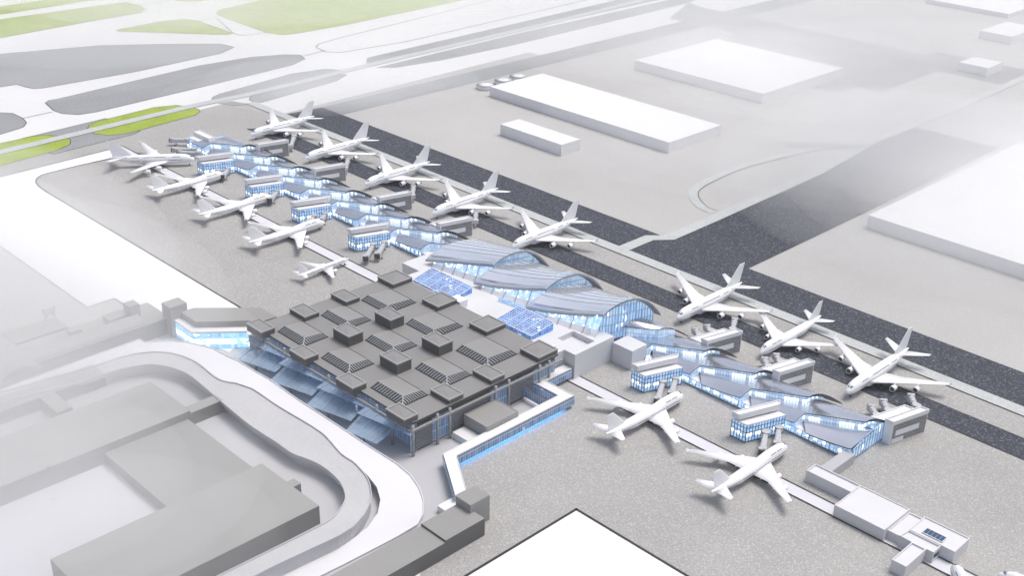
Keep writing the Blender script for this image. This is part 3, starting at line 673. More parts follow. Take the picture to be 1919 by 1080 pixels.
def lantern(x0, x1, y0, y1, zn, zb, nx, ny):
    g = MB(); L = x1-x0; D = math.hypot(y1-y0, zb-zn)
    g.face([(x0, y0, zn), (x1, y0, zn), (x1, y1, zb), (x0, y1, zb)], 0, [(0, 0), (L, 0), (L, D), (0, D)])
    g.wall((x0, y0), (x1, y0), ZP, zn); g.wall((x1, y0), (x1, y1), ZP, zn, z1b=zb); g.wall((x1, y1), (x0, y1), ZP, zb); g.wall((x0, y1), (x0, y0), ZP, zb, z1b=zn)
    o = g.build('glass_lantern', G_lant, t)
    f = MB()
    for k in range(nx+1):
        x = x0+L*k/nx; w = .55 if k % 4 == 0 else .22; f.bar((x, y0, zn+.12), (x, y1, zb+.12), w, .3)
        if k % 2 == 0: f.bar((x, y0-.1, ZP), (x, y0-.1, zn), .25)
    for k in range(ny+1):
        q = k/ny; f.bar((x0, y0+(y1-y0)*q, zn+(zb-zn)*q+.2), (x1, y0+(y1-y0)*q, zn+(zb-zn)*q+.2), .5 if k in (0, ny) else .2, .3)
    for k in range(nx):    # zigzag truss along the back edge
        xa, xb = x0+L*k/nx, x0+L*(k+1)/nx; f.bar((xa, y1+.2, zb+.2), ((xa+xb)/2, y1-1.6, zb-1.6), .2); f.bar(((xa+xb)/2, y1-1.6, zb-1.6), (xb, y1+.2, zb+.2), .2)
    f.build('lantern_frame', M_wallw, o)
lantern(-38.5, 2, -69.5, -52.5, ZP+.8, ZP+4.5, 20, 7)
lantern(44, 75, -70.5, -51, ZP+2.8, ZP+5.5, 16, 9)
g = MB().wall((22, -47.2), (62, -42.2), ZP+.05, ZP+3); g.build('strip_window', G_conc, t)
block_building('podium_annexe', 'pale square annexe between the podium and the right concourse', 'building', [(106.6, -30), (122.5, -30), (122.5, -16), (106.6, -16)], 13.4, M_podium, M_podium, 0)

# ------------------------------------------------------------------ concourses
PIT = 37.4
FAR = [18.0]
def prof(u):
    "south roof edge, relative to the near eave corner: plan x, y and height"
    if u < .2: f = u/.2; return 0+1.5*f, -18.3+8.8*f, 8.2+3.2*f
    if u < .62: f = (u-.2)/.42; return 1.5+29.5*f, -9.5+15*f, 11.4+1.4*f
    w = (u-.62)/.38; return 31+4*w+FAR[0]*w*w, 5.5+15.8*w, 12.8+7.0*w-12.2*w*w
def profN(u, pit):
    x, y, z = prof(u)
    if u < .2: f = u/.2; return x-pit+9*(1-f), y, 5.3+2.2*f
    if u < .62: f = (u-.2)/.42; return x-pit, y, 7.5+.9*f
    w = (u-.62)/.38; return x-pit, y, 8.4+7.2*w-11.2*w*w
US = [0, .1, .2, .28, .36, .45, .54, .62, .66, .70, .75, .80, .85, .9, .95, 1]
def roof_wave(root, xe, pit, kind='mid'):
    us = US; rows = []
    for k in range(11):
        tt = k/10; r = []
        for u_ in us:
            s, n = prof(u_), profN(u_, pit)
            if kind == 'end':      # the last bay ends on the straight gable
                uu_ = u_*.62; n = profN(uu_, pit); f = u_; s = (f*1.5, -18.3+f*21.5, 8.2+4.0*f)
            if kind == 'first': n = (-21+28*u_*u_, n[1], max(n[2]+1.2, 8.4) if u_ < .9 else n[2]+1)
            if kind == 'nub': n = (max(n[0], 103-xe), n[1], n[2]+3.5); s = (max(s[0], 103.5-xe), s[1], s[2])
            r.append((xe+n[0]+(s[0]-n[0])*tt, n[1]+(s[1]-n[1])*tt, n[2]+(s[2]-n[2])*tt**1.6))
        rows.append(r)
    if kind == 'nub':
        rows = []
        for k in range(11):
            tt = k/10; r = []
            for i in range(17):
                v = i/16; n = (100+3*v, -12+25*v, 15.2+4.6*math.sin(math.pi*min(1, v*1.08))-2*v)
                if v < .55: f = v/.55; s = (97.5+18.5*f, -12+15*f, 15.2-.6*f)
                else: w = (v-.55)/.45; s = (116+4*w+7*w*w, 3+17*w, 14.6+3.4*w-9.5*w*w)
                r.append((n[0]+(s[0]-n[0])*tt, n[1]+(s[1]-n[1])*tt, n[2]+(s[2]-n[2])*tt))
            rows.append(r)
    nu_ = len(rows[0])
    thk = lambda i: .5+(1.5*math.sin(math.pi*max(0, (us[i]-.6)/.4)) if nu_ == len(us) and kind != 'end' else .2)  # dark edge thickened along the far arch to draw the underside's shaded crescent
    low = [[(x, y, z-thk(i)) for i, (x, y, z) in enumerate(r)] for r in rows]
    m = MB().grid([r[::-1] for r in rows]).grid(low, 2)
    for a, b in ((rows[-1], low[-1]), (low[0], rows[0])): m.grid([b, a], 1, False)
    for e in (0, -1): m.grid([[r[e] for r in rows], [r[e] for r in low]], 1, False)
    m.build('roof_wave', [M_metal, M_edge, M_dark], root)  # underside is near black: the shade below the roof is put into its colour
    if kind == 'nub': MB().wall((98.5, -11.2), (116, 2.9), 6, 14.6, z1b=14).wall((116, 2.9), (121.5, 13), 6, 14, z1b=13).build('clerestory', G_cler, root)
    elif kind != 'end':
        g = MB(); u0 = 0; n = 24; prev = None
        for k in range(n+1):
            u_ = .02+.9*k/n if kind != 'nub' else .46+.46*k/n; x, y, z = prof(u_); x -= (1.4+6.5*max(0, (u_-.68)/.32)) if u_ > .18 else .6; y += .5 if u_ < .2 else -.2
            zb = profN(u_, pit)[2]-1.6 if kind != 'last' else 0
            if u_ < .2: zb = 0
            if prev:
                L = math.hypot(x-prev[0], y-prev[1]); g.face([(xe+prev[0], prev[1], prev[3]), (xe+x, y, zb), (xe+x, y, z-.5), (xe+prev[0], prev[1], prev[2])], 0, [(u0, 0), (u0+L, 0), (u0+L, z-.5-zb), (u0, prev[2]-prev[3])]); u0 += L
            prev = (x, y, z-.5, zb)
        g.build('clerestory', G_cler, root)
def concourse(label, xes, pit, first, last, xstart, xend, endgable):
    root = thing('concourse', label, 'concourse', (0, 0, 0))
    for i, xe in enumerate(xes): roof_wave(root, xe, pit, first if i == 0 else (last if i == len(xes)-1 else 'mid'))
    # near wall, stepped to follow the eaves
    g = MB(); sill = MB(); u = 0
    for xe in xes:
        a, b = xe-pit+9, xe
        if a < xstart and first == 'nub': continue
        for p, q, z0, z1 in ((max(xstart, a-9), a, 5.2, 5.0), (a, b, 4.9, 7.7)):
            if q <= p: continue
            g.wall((p, -17.2), (q, -17.2), .9, z0, z1b=z1, u0=u); u += q-p
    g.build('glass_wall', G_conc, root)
    sill.box(xstart, xend, -17.6, -16.8, 0, .9); sill.build('base_sill', M_mull, root)
    fn = MB(); x = xstart
    while x < xend:
        fn.box(x-.12, x+.12, -17.9, -17.25, .9, 4.9); x += 4.4
    fn.build('wall_fins', M_steel, root)
    MB().wall((xend, 15.5), (xstart, 15.5), 0, 6.5).build('far_wall', G_conc, root)
    MB().box(xstart+1, xend-1, -16.5, 15, 0, 4.6).build('floor_block', M_wallw, root)
    if endgable:
        g = MB(); pts = [(-17.2, 7.7), (-3, 11.2), (3.9, 12.1), (4.0, 12.2), (9, 13.0), (13, 12.0), (15.5, 10.2)]; u = 0
        for (y0, z0), (y1, z1) in zip(pts, pts[1:]): g.wall((xend, y0), (xend+(.0), y1), .6, z0, z1b=z1, u0=u); u += y1-y0
        g.build('gable_glass', G_end, root)
        fn = MB()
        for k in range(12): y = -17+k*2.9; fn.box(xend+.02, xend+.6, y-.13, y+.13, 0, min(7.5+(y+17)*.25, 11.5))
        fn.build('gable_fins', M_steel, root)
    else:
        MB().wall((xstart, 15.5), (xstart, -17.2), .5, 7).build('gable_glass', G_conc, root)
    return root
FAR[0] = 17.0
NX = [-391+37.5*i for i in range(9)]
concourse('long glass concourse of nine stepped wave roofs at left', NX, 37.5, 'first', 'last', -411, -60, False)
FAR[0] = 9.0
SX = [83.5, 120.5, 157.8, 195, 231.6, 268]
concourse('shorter glass concourse of stepped wave roofs at right', SX, 37.0, 'nub', 'end', 123, 268.8, True)

# ------------------------------------------------------------------ gate pavilions
def near_pavilion(x, label, hz=12):
    t = thing('gate_pavilion', label, 'gate pavilion', (x, -45, 0), 0, 'glass gate pavilions on the near side of the concourses')
    A, B, C, D = (0, 0), (10, 0), (18.6, 24.5), (8.6, 24.5)
    g = MB(); u = 0
    for p, q in ((A, B), (B, C), (C, D), (D, A)): g.wall(p, q, .8, hz-.6, u0=u); u += 40
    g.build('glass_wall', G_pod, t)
    MB().prism([A, B, C, D], 0, .8).build('base', M_mull, t)
    MB().prism([(-.3, -.3), (10.2, -.3), (18.9, 24.8), (8.5, 24.8)], hz-.6, hz).build('roof', M_roofw, t)
    f = MB()
    for p, q, n in ((A, B, 5), (B, C, 13), (D, A, 13)):
        d = Vector((q[0]-p[0], q[1]-p[1])); nn = Vector((d.y, -d.x)).normalized()*.22
        for k in range(n+1):
            c = Vector(p)+d*k/n+nn; f.box(c.x-.16, c.x+.16, c.y-.16, c.y+.16, 0, hz-.61)
    for z in (3.7, 6.6, 9.4):
        for p, q in ((A, B), (B, C)):
            d = Vector((q[0]-p[0], q[1]-p[1])); nn = Vector((d.y, -d.x)).normalized()*.1; f.bar((p[0]+nn.x, p[1]+nn.y, z), (q[0]+nn.x, q[1]+nn.y, z), .25, .25)
    f.build('mullions', M_mull, t)
    k_ = 8.6/24.5
    q = [(.2, -1.2), (4.8, -1.2), (4.8+k_*26.5, 25.3), (.2+k_*31, 29.8)]
    m = MB().prism(q, hz+1.1, hz+3.9).rim(q, hz+3.9, hz+4.7, .45)
    for z in (hz+1.7, hz+2.5, hz+3.3): m.rim([(a+(0), b) for a, b in [(q[0][0]-.12, q[0][1]-.12), (q[1][0]+.12, q[1][1]-.12), q[2], q[3]]], z, z+.35, .3)
    o = m.build('roof_monitor', M_wallw, t)
    MB().prism([(1.2, .6), (4, .6), (4+k_*22, 22.6), (1.2+k_*22, 22.6)], hz+.01, hz+1.1).build('monitor_base', M_greyrim, o)
    return t
LN = ('lit glass gate pavilion farthest away on the near side of the long concourse', 'second lit glass gate pavilion from the far end of the long concourse', 'third lit glass gate pavilion from the far end, beside a four-engined airliner', 'lit glass gate pavilion with two idle jet bridges and no airliner',
      'glass gate pavilion next to the pale annexe wall of the podium', 'glass gate pavilion nearest the camera, behind the nearest airliner')
for x, lb in zip((-354.5, -280.5, -215, -142, 135.3, 208.5), LN): near_pavilion(x, lb)

def mat_brick():
    m = bpy.data.materials.new('louvred_cladding'); m.use_nodes = True; N = m.node_tree.nodes; L = m.node_tree.links
    uv = N.new('ShaderNodeUVMap'); uv.uv_map = 'uv'; b = N.new('ShaderNodeTexBrick'); L.new(uv.outputs[0], b.inputs['Vector'])
    b.inputs['Color1'].default_value = (.36, .36, .37, 1); b.inputs['Color2'].default_value = (.26, .26, .27, 1); b.inputs['Mortar'].default_value = (.07, .07, .075, 1)
    b.inputs['Scale'].default_value = 1; b.inputs['Brick Width'].default_value = 3.0; b.inputs['Row Height'].default_value = 1.0; b.inputs['Mortar Size'].default_value = .16
    L.new(b.outputs['Color'], N['Principled BSDF'].inputs['Base Color']); N['Principled BSDF'].inputs['Roughness'].default_value = .5
    return m
M_clad = mat_brick()
def far_pavilion(x, label):
    t = thing('gate_pavilion', label, 'gate pavilion', (x, 13, 0), 0, 'clad gate pavilions on the runway side of the concourses')
    q = [(0, 0), (4.6, 0), (11.6, 27), (7, 27)]; H = 15
    MB().prism(q, 0, H-1.6).build('wall', M_wallw, t)
    MB().wall((4.9, .9), (11.55, 26.6), .6, H-2.4).build('cladding', M_clad, t)
    MB().wall((5.6, 3.2), (10.3, 21), 5, 8.6).build('panel', M_wallw, t)
    MB().wall((5.1, 1.0), (7.4, 10), .3, 3.6).build('panel', M_wallw, t)
    q2 = [(-.3, -.3), (4.9, -.3), (11.9, 27.3), (6.7, 27.3)]
    MB().prism(q2, H-1.6, H-.4).rim(q2, H-.4, H+.5, .5).build('roof', M_roofw, t)
    l = [(-11, 3), (-.1, 3), (6.9, 30), (-4, 30)]
    MB().prism(l, 0, 9.6).rim(l, 9.6, 10.4, .45).build('lower_block', M_wallw, t)
    g = MB().wall((-11.1, 3), (-4.1, 30), 1, 8.5); g.build('glass_wall', G_conc, t)
    return t
LF = ('clad pavilion in the distance beside the farthest airliner', 'second clad pavilion from the far end on the runway side', 'third clad pavilion from the far end on the runway side', 'clad pavilion touching the great hall end of the long concourse',
      'clad pavilion beside the white annexe end of the right concourse', 'middle clad pavilion on the runway side of the right concourse', 'nearest clad pavilion with louvred side at the right concourse end')
for x, lb in zip((-352.5, -268.5, -181, -109, 142.5, 195.5, 270.3), LF): far_pavilion(x, lb)
# end pavilion of the long concourse
t = thing('gate_pavilion', 'end pavilion with pale roof box at the far tip of the long concourse', 'gate pavilion', (-412, 2, 0), 0)
MB().prism([(-10, -15), (4.5, -15), (4.5, 3), (-10, 3)], 0, 8.4).build('wall', G_conc, t)
MB().prism([(-10.4, -15.4), (4.9, -15.4), (4.9, 3.4), (-10.4, 3.4)], 8.41, 9).build('roof', M_roofw, t)
MB().prism([(-12, -9), (14, -9), (14, -2), (-12, -2)], 9.01, 12).rim([(-12, -9), (14, -9), (14, -2), (-12, -2)], 12, 12.7, .5).build('roof_monitor', M_wallw, t)

# ------------------------------------------------------------------ glazed walkway zigzag
t = thing('glazed_walkway', 'white-roofed glazed walkway zigzagging from the podium to the grey tower', 'walkway', (0, 0, 0))
ZC = 8.0
rp = [(99, -66), (105.4, -66), (105.4, -88), (128, -88), (128, -180), (154.2, -197), (154, -204.5), (121.6, -184), (121.6, -95), (99, -95)]
MB().prism(rp, ZC-.5, ZC).rim(rp, ZC, ZC+.35, .4).build('roof', M_roofw, t)
gw = MB(); fr = MB(); u = 0
n = len(rp)
for i in range(n):
    p, q = Vector(rp[i]), Vector(rp[(i+1) % n]); d = (q-p); L = d.length; d.normalize(); nn = Vector((-d.y, d.x))*(-.0)
    if i in (5, ): continue
    ins = Vector((d.y, -d.x))*-.35
    a, b = p+ins, q+ins; gw.wall(tuple(a), tuple(b), 2.4, ZC-.5, u0=u); u += L
    k = 0
    while k <= L:
        c = p+d*k; fr.box(c.x-.11, c.x+.11, c.y-.11, c.y+.11, 2.2, ZC-.5); k += 1.9
    for z in (2.3, 5.2): fr.bar((p.x, p.y, z), (q.x, q.y, z), .22)
gw.build('glass_wall', G_corr, t); fr.build('frame', M_steel, t)
MB().prism(rp, 2.0, 2.35).build('floor', M_wallw, t)
MB().face([(122.6, -95, 1.95), (127.0, -95, 1.95), (127.0, -178, 1.95), (122.6, -178, 1.95)][::-1]).build('underside_light', M_strip_l, t)
lg = MB()
for y in range(-178, -90, 14): lg.tube((124.8, y, 0), (124.8, y, 1.9), .6)
lg.build('piers', M_wallw, t)
t2 = MB(); fr = MB()
for p, q in (((99, -103), (121, -103.5)), ((98.6, -95.2), (98.6, -103))):
    t2.wall(p, q, 2.2, ZC); d = Vector((q[0]-p[0], q[1]-p[1])); L = d.length; d.normalize(); k = 0
    while k <= L: fr.box(p[0]+d.x*k-.1, p[0]+d.x*k+.1, p[1]+d.y*k-.25, p[1]+d.y*k-.05, 2, ZC); k += 1.9
    for z in (2.2, 5, 8): fr.bar((p[0], p[1]-.15, z), (q[0], q[1]-.15, z), .22)
t2.build('courtyard_screen', G_corr, t); fr.build('courtyard_frame', M_steel, t)
MB().box(99, 121, -103, -95.4, 0, .6).build('courtyard_floor', M_wallw, t)

# grey building at the bottom with tower
t = thing('grey_building', 'dark grey oblong building with square tower at the walkway end', 'building', (0, 0, 0))
MB().box(162, 180, -420, -234, 0, 9).box(162, 180, -234, -208.5, 0, 10.2).build('wall', M_greywall, t)
MB().box(162.1, 179.9, -420, -234.1, 9.01, 9.1).box(162.1, 179.9, -233.9, -208.6, 10.21, 10.3).build('roof', M_slab, t)
MB().box(161.5, 172.4, -211, -198, 0, 15).box(161.6, 172.3, -210.9, -198.1, 15.01, 15.1).build('tower', M_slab, t)
MB().box(150, 161.4, -213, -199, 0, 4).build('low_wing', M_wallw, t)

# ------------------------------------------------------------------ white annex chain at lower right
t = thing('cargo_annexe', 'chain of white flat-roofed annexe blocks with a dark skylight', 'building', (0, 0, 0))
def wing(name, poly, z, par=.9, zf=None, m=M_podium):
    o = MB().prism(poly, 0, z-par).build(name, m, t)
    MB().rim(poly, z-par, z, .55).build('parapet', m, o)
    return o
wing('covered_link', [(264.5, -41.5), (271.2, -41.5), (271.2, -18.2), (264.5, -18.2)], 6, .05, m=M_soffit)
wing('wing', [(262, -52), (289, -52), (289, -43), (262, -43)], 7)
wing('wing', [(288.9, -68), (317, -68), (317, -64.5), (317, -43), (288.9, -43)], 7, .5)
wing('wing', [(317.05, -64.5), (325, -64.5), (325, -43.05), (317.05, -43.05)], 5.2, .7)
w = wing('wing', [(325.05, -58.5), (349, -58.5), (349, -43), (325.05, -43)], 7, .6)
wing('wing', [(324, -66), (331, -66.5), (342, -66), (342, -58.6), (325, -58.6)], 6.7, .9)
wing('wing', [(331, -86), (338.5, -86), (338.5, -66.6), (331, -66.6)], 7, .9)
b = MB().box(330.5, 341, -55.8, -50.8, 6.41, 6.75); b.build('skylight', M_solar, w)
f = MB()
for k in range(6): f.bar((330.5+k*2.1, -55.8, 6.8), (330.5+k*2.1, -50.8, 6.8), .07)
for y in (-55.8, -50.8): f.bar((330.5, y, 6.85), (341, y, 6.85), .3)
for x in (330.5, 341): f.bar((x, -55.8, 6.85), (x, -50.8, 6.85), .3)
f.build('skylight_frame', M_wallw, w)
MB().box(342.02, 342.15, -65, -60, 2.5, 4.6).build('window', M_solar, t)

# ------------------------------------------------------------------ airliners
def airfoil(y, chord, th, x, z):
    prof_ = [(0, 0), (.06, .42), (.25, .60), (.55, .45), (1, .04), (1, -.04), (.55, -.22), (.25, -.36), (.06, -.28)]
    return [(x, y+c*chord, z+h*th) for c, h in prof_]
def wing_mesh(secs, side):
    m = MB(); r = [airfoil(y, c, th, side*x, z) for x, y, c, th, z in secs]
    if side < 0: r = [q[::-1] for q in r]
    return m.rings(r, 0, True, True)
def airliner(kind, name, label, loc, rz, group):
    t = thing(name, label, 'airliner', loc, rz, group)
    if kind == 'double':
        st = [(0, .2, 5.5, 5.1, 5.3), (.7, 1.2, 6.4, 4.3, 5.3), (2, 2.0, 7.3, 3.6, 5.4), (4.2, 2.8, 8.9, 2.9, 5.7), (7, 3.3, 10.1, 2.4, 6.1), (11, 3.55, 10.6, 2.2, 6.3), (15, 3.57, 10.7, 2.15, 6.4), (46, 3.57, 10.7, 2.15, 6.4), (53, 3.25, 10.6, 3.2, 6.8), (60, 2.5, 10.3, 5.0, 7.6), (67, 1.4, 9.8, 7.2, 8.5), (72, .5, 9.2, 8.4, 8.8), (72.7, .15, 9.0, 8.7, 8.85)]
        ws = [(2.2, 20.5, 19.5, 2.7, 4.4), (6, 24, 16.5, 2.2, 4.8), (13.5, 30, 11.3, 1.2, 5.5), (39.2, 47.5, 4.0, .45, 8.4)]; tipw = (39.4, 48, 4.0, 8.4)
        eng = [(14.8, 27.0, 1.75, 6.2, 3.1), (25.6, 34.8, 1.7, 6.0, 4.0)]
        hs = [(1.4, 60, 9.2, 1.0, 8.3), (15.2, 69.6, 3.4, .35, 10.2)]; fin = [(52.5, 17.0, 1.0, 10.2), (66.6, 6.6, .5, 24.2)]
        wins = [(9.0, [(12, 19), (24, 43), (47, 53), (57, 59)]), (6.2, [(10, 22), (24, 44), (46, 54)])]; cock = (2.35, 3.1, 7.5, 8.0)
    elif kind == 'hump':
        st = [(0, .2, 4.6, 4.2, 4.4), (.8, 1.1, 5.4, 3.4, 4.5), (2.4, 1.9, 6.9, 2.8, 4.8), (4.5, 2.6, 8.6, 2.3, 5.0), (7, 3.05, 9.5, 2.05, 5.1), (10, 3.25, 9.9, 1.95, 5.2), (20, 3.25, 9.9, 1.95, 5.2), (25, 3.25, 9.1, 1.95, 5.2), (29, 3.25, 8.6, 1.95, 5.2), (46, 3.25, 8.5, 1.95, 5.2), (54, 2.7, 8.5, 3.3, 5.9), (62, 1.7, 8.3, 5.2, 6.8), (68.5, .65, 8.0, 6.8, 7.4), (69.5, .4, 7.8, 7.0, 7.4)]
        ws = [(2.2, 18.5, 17, 2.2, 3.6), (5, 21, 14.8, 1.8, 3.9), (12, 27.2, 9.2, 1.0, 4.6), (32, 43.8, 4.0, .4, 6.6)]; tipw = (32.1, 44.6, 3.6, 6.6)
        eng = [(11.8, 24.0, 1.4, 5.4, 2.6), (21.0, 31.6, 1.4, 5.2, 3.6)]
        hs = [(1.2, 58, 8.6, .9, 6.8), (11.2, 65.8, 3.0, .3, 8.2)]; fin = [(52.5, 14.5, .9, 8.2), (63.8, 5.4, .45, 19.2)]
        wins = [(8.4, [(9.5, 14), (14.8, 19.5)]), (5.6, [(6, 20), (21, 34), (35, 46), (47, 56)])]; cock = (3.1, 3.9, 7.6, 8.1)
    else:
        st = [(0, .12, 4.1, 3.9, 4.0), (.5, .7, 4.7, 3.3, 4.0), (1.6, 1.25, 5.5, 2.7, 4.1), (3.2, 1.7, 6.1, 2.3, 4.2), (5.5, 1.9, 6.3, 2.2, 4.25), (32, 1.9, 6.3, 2.2, 4.25), (38, 1.5, 6.2, 3.2, 4.7), (44, .7, 6.0, 4.8, 5.4), (47.2, .2, 5.7, 5.3, 5.5)]
        ws = [(1.2, 15.2, 9.5, 1.2, 3.2), (6, 19.6, 6.2, .7, 3.7), (19, 28.6, 2.2, .25, 5.0)]; tipw = None
        eng = [(6.6, 16.8, 1.3, 5.0, 2.4)]
        hs = [(.6, 38.6, 5.4, .5, 5.2), (7.6, 43.2, 2.0, .2, 6.0)]; fin = [(35.5, 9, .6, 6.0), (42.8, 3.4, .3, 13.6)]
        wins = [(5.1, [(5, 12), (13, 24), (25, 36)])]; cock = (1.5, 2.1, 5.0, 5.4)
    NR = 24; rings = []
    for y, hw, zt, zb, zc in st:
        rings.append([(hw*math.sin(a), y, zc+((zt-zc) if math.cos(a) > 0 else (zc-zb))*math.cos(a)) for a in [2*math.pi*i/NR for i in range(NR)]])
    f = MB().rings(rings); fus = f.build('fuselage', M_plane, t)
    def at(y, z, side, off=.04):
        for s0, s1 in zip(st, st[1:]):
            if s0[0] <= y <= s1[0]:
                g = (y-s0[0])/(s1[0]-s0[0]); hw, zt, zb, zc = [s0[i]+(s1[i]-s0[i])*g for i in (1, 2, 3, 4)]; break
        c = (z-zc)/((zt-zc) if z > zc else (zc-zb)); c = max(-.99, min(.99, c)); return (side*(hw*math.sqrt(1-c*c)+off), y, z)
    for side in (-1, 1):
        for z, segs in wins:
            for a, b in segs:
                wm = MB(); n = max(1, int((b-a)/2))
                for k in range(n):
                    y0, y1 = a+(b-a)*k/n, a+(b-a)*(k+1)/n; q = [at(y0, z-.16, side), at(y1, z-.16, side), at(y1, z+.16, side), at(y0, z+.16, side)]
                    wm.face(q if side > 0 else q[::-1])
                wm.build('window_row', M_win, fus)
    cm = MB(); y0, y1, z0, z1 = cock
    for side in (-1, 1):
        for k in range(3):
            ya_, yb_ = y0+k*.62, y0+.5+k*.62; za = z0+k*.22; q = [at(ya_, za, side, .05), at(yb_, za+.08, side, .05), at(yb_, za+.75, side, .05), at(ya_, za+.6, side, .05)]
            cm.face(q if side > 0 else q[::-1])
    cm.build('cockpit_window', M_cock, fus)
    for side in (-1, 1):
        w_ = wing_mesh(ws, side).build('wing', M_plane, t)
        if tipw:
            x, y, c, z = tipw
            if kind == 'double': wl2 = MB().prism([(0, 0), (.25, 0), (.25, 3.2), (0, 3.2)], -1, 1)
            wl2 = MB().rings([[(side*(x-.15), y, z-.1), (side*(x+.15), y, z-.1), (side*(x+.15), y+c, z), (side*(x-.15), y+c, z)], [(side*(x+.5), y+c*.75, z+1.9), (side*(x+.62), y+c*.75, z+1.9), (side*(x+.62), y+c*1.15, z+1.9), (side*(x+.5), y+c*1.15, z+1.9)]], 0, True, False)
            if kind == 'double': wl2.rings([[(side*(x-.15), y, z-.1), (side*(x+.15), y, z-.1), (side*(x+.15), y+c, z), (side*(x-.15), y+c, z)], [(side*(x+.2), y+c*.7, z-1.4), (side*(x+.32), y+c*.7, z-1.4), (side*(x+.32), y+c*1.1, z-1.4), (side*(x+.2), y+c*1.1, z-1.4)]], 0, True, False)
            wl2.build('winglet', M_plane, w_)
        fl = MB()
        for x_ in ([9, 17, 23, 29] if kind == 'double' else [8, 14, 18.5] if kind == 'hump' else [4, 8, 11]):
            for s0, s1 in zip(ws, ws[1:]):
                if s0[0] <= x_ <= s1[0]:
                    g = (x_-s0[0])/(s1[0]-s0[0]); ty = s0[1]+s0[2]+(s1[1]+s1[2]-s0[1]-s0[2])*g; zz = s0[4]+(s1[4]-s0[4])*g
                    fl.tube((side*x_, ty-2.6, zz-.5), (side*x_, ty+.9, zz-.15), .38, .1, 8)
        fl.build('flap_fairings', M_plane, w_)
        wing_mesh(hs, side).build('tailplane', M_plane, t)
        for x, y, r, L, z in eng:
            e = MB(); x *= side
            R = lambda yy, rad: [(x+rad*math.cos(2*math.pi*i/18), yy, z+rad*math.sin(2*math.pi*i/18)) for i in range(18)]
            e.rings([R(y+.5, r*.84), R(y+.05, r*.9), R(y, r*.97), R(y+.6, r*1.06), R(y+L*.4, r*1.08), R(y+L*.72, r*.88), R(y+L*.73, r*.72)], 0, False)
            e.rings([R(y+L*.6, r*.72), R(y+L, r*.38), R(y+L*1.1, r*.12)], 0, True)
            eo = e.build('engine', M_plane, t)
            MB().rings([R(y+.55, r*.86), R(y+.52, r*.3), R(y+.1, r*.05)], 0, True).build('fan', M_fan, eo)
            for s0, s1 in zip(ws, ws[1:]):
                if s0[0] <= abs(x) <= s1[0]:
                    g = (abs(x)-s0[0])/(s1[0]-s0[0]); le = s0[1]+(s1[1]-s0[1])*g; wz = s0[4]+(s1[4]-s0[4])*g; ch = s0[2]+(s1[2]-s0[2])*g
            pw = .22
            MB().rings([[(x-pw, y+L*.25, z+r*.9), (x+pw, y+L*.25, z+r*.9), (x+pw, y+L*.3, z+r*1.15), (x-pw, y+L*.3, z+r*1.15)], [(x-pw, le+ch*.4, wz-.6), (x+pw, le+ch*.4, wz-.6), (x+pw, le+.3, wz+.25), (x-pw, le+.3, wz+.25)]], 0, True, False).build('pylon', M_plane, eo)
        mg = MB(); gx, gy = (3.0, 33) if kind == 'double' else (2.6, 31) if kind == 'hump' else (2.4, 23)
        gx *= side; mg.tube((gx, gy, .9), (gx, gy, 3.4), .28)
        for dy in ((-1.6, 0, 1.6) if kind != 'twin' else (-.6, .6)):
            for dx in (-.55, .55): mg.tube((gx+dx-.22, gy+dy, .62), (gx+dx+.22, gy+dy, .62), .62, n=14, mi=1)
        mg.build('main_gear', [M_steel, M_tyre], t)
    MB().rings([airf for airf in [[(h*th*1.1, y+c*ch, z) for c, h in ((0, 0), (.1, .3), (.4, .45), (1, .05), (1, -.05), (.4, -.45), (.1, -.3))] for y, ch, th, z in fin]], 0, True, False).build('fin', M_plane, t)
    ng = MB(); gy = 5.2 if kind != 'twin' else 3.6
    ng.tube((0, gy, .6), (0, gy, 3.2), .2)
    for dx in (-.4, .4): ng.tube((dx-.16, gy, .6), (dx+.16, gy, .6), .58, n=14, mi=1)
    ng.build('nose_gear', [M_steel, M_tyre], t)
    if kind == 'double': MB().rings([[(hw*math.sin(a), y, z+hh*math.cos(a)) for a in [2*math.pi*i/14 for i in range(14)]] for y, hw, hh, z in ((18, .3, .3, 2.6), (22, 3.4, 1.3, 2.7), (38, 3.6, 1.5, 2.7), (44, .3, .3, 3.0))]).build('belly_fairing', M_plane, t)
    return t
GR, GL = 'airliners in the right-hand row', 'airliners in the left-hand row'
DD, HU = 'double_deck_airliner', 'jumbo_airliner'
Z0 = .3
row_r = [(-400, 38.5, 'white double-deck airliner farthest away in the right-hand row'), (-314, 38, 'white double-deck airliner second from the far end, right-hand row'), (-228, 37.5, 'white double-deck airliner third from the far end, right-hand row'), (-141.7, 37.5, 'white double-deck airliner fourth from the far end, right-hand row'), (-53, 39, 'white double-deck airliner whose nose is behind the first arched roof'), (103.8, 38.5, 'white double-deck airliner beside the end wall of the great hall'), (232.2, 37.5, 'white double-deck airliner nearest the camera in the right-hand row')]
dd = airliner('double', DD, row_r[0][2], (row_r[0][0], row_r[0][1], Z0), 0, GR)
bpy.context.view_layer.update()
for x, y, lb in row_r[1:]: dup(dd, (x, y, Z0), 0, lb, GR)
hu = airliner('hump', HU, 'white hump-nosed airliner between two double-deckers in the right-hand row', (168.5, 40.5, Z0), 0, GR)
PI = math.pi
row_l = [(-326, -35.5, 'white hump-nosed airliner farthest away in the left-hand row'), (-256.5, -34.5, 'white hump-nosed airliner second from the far end, left-hand row'), (-185, -35.5, 'white hump-nosed airliner third from the far end, next to the small twinjet'), (167.5, -36, 'white hump-nosed airliner in front of the pale podium annexe'), (240.2, -37, 'white hump-nosed airliner nearest the camera, tail to the left'), (334, -100.5, 'airliner mostly below the frame, nose in front of white annexe blocks')]
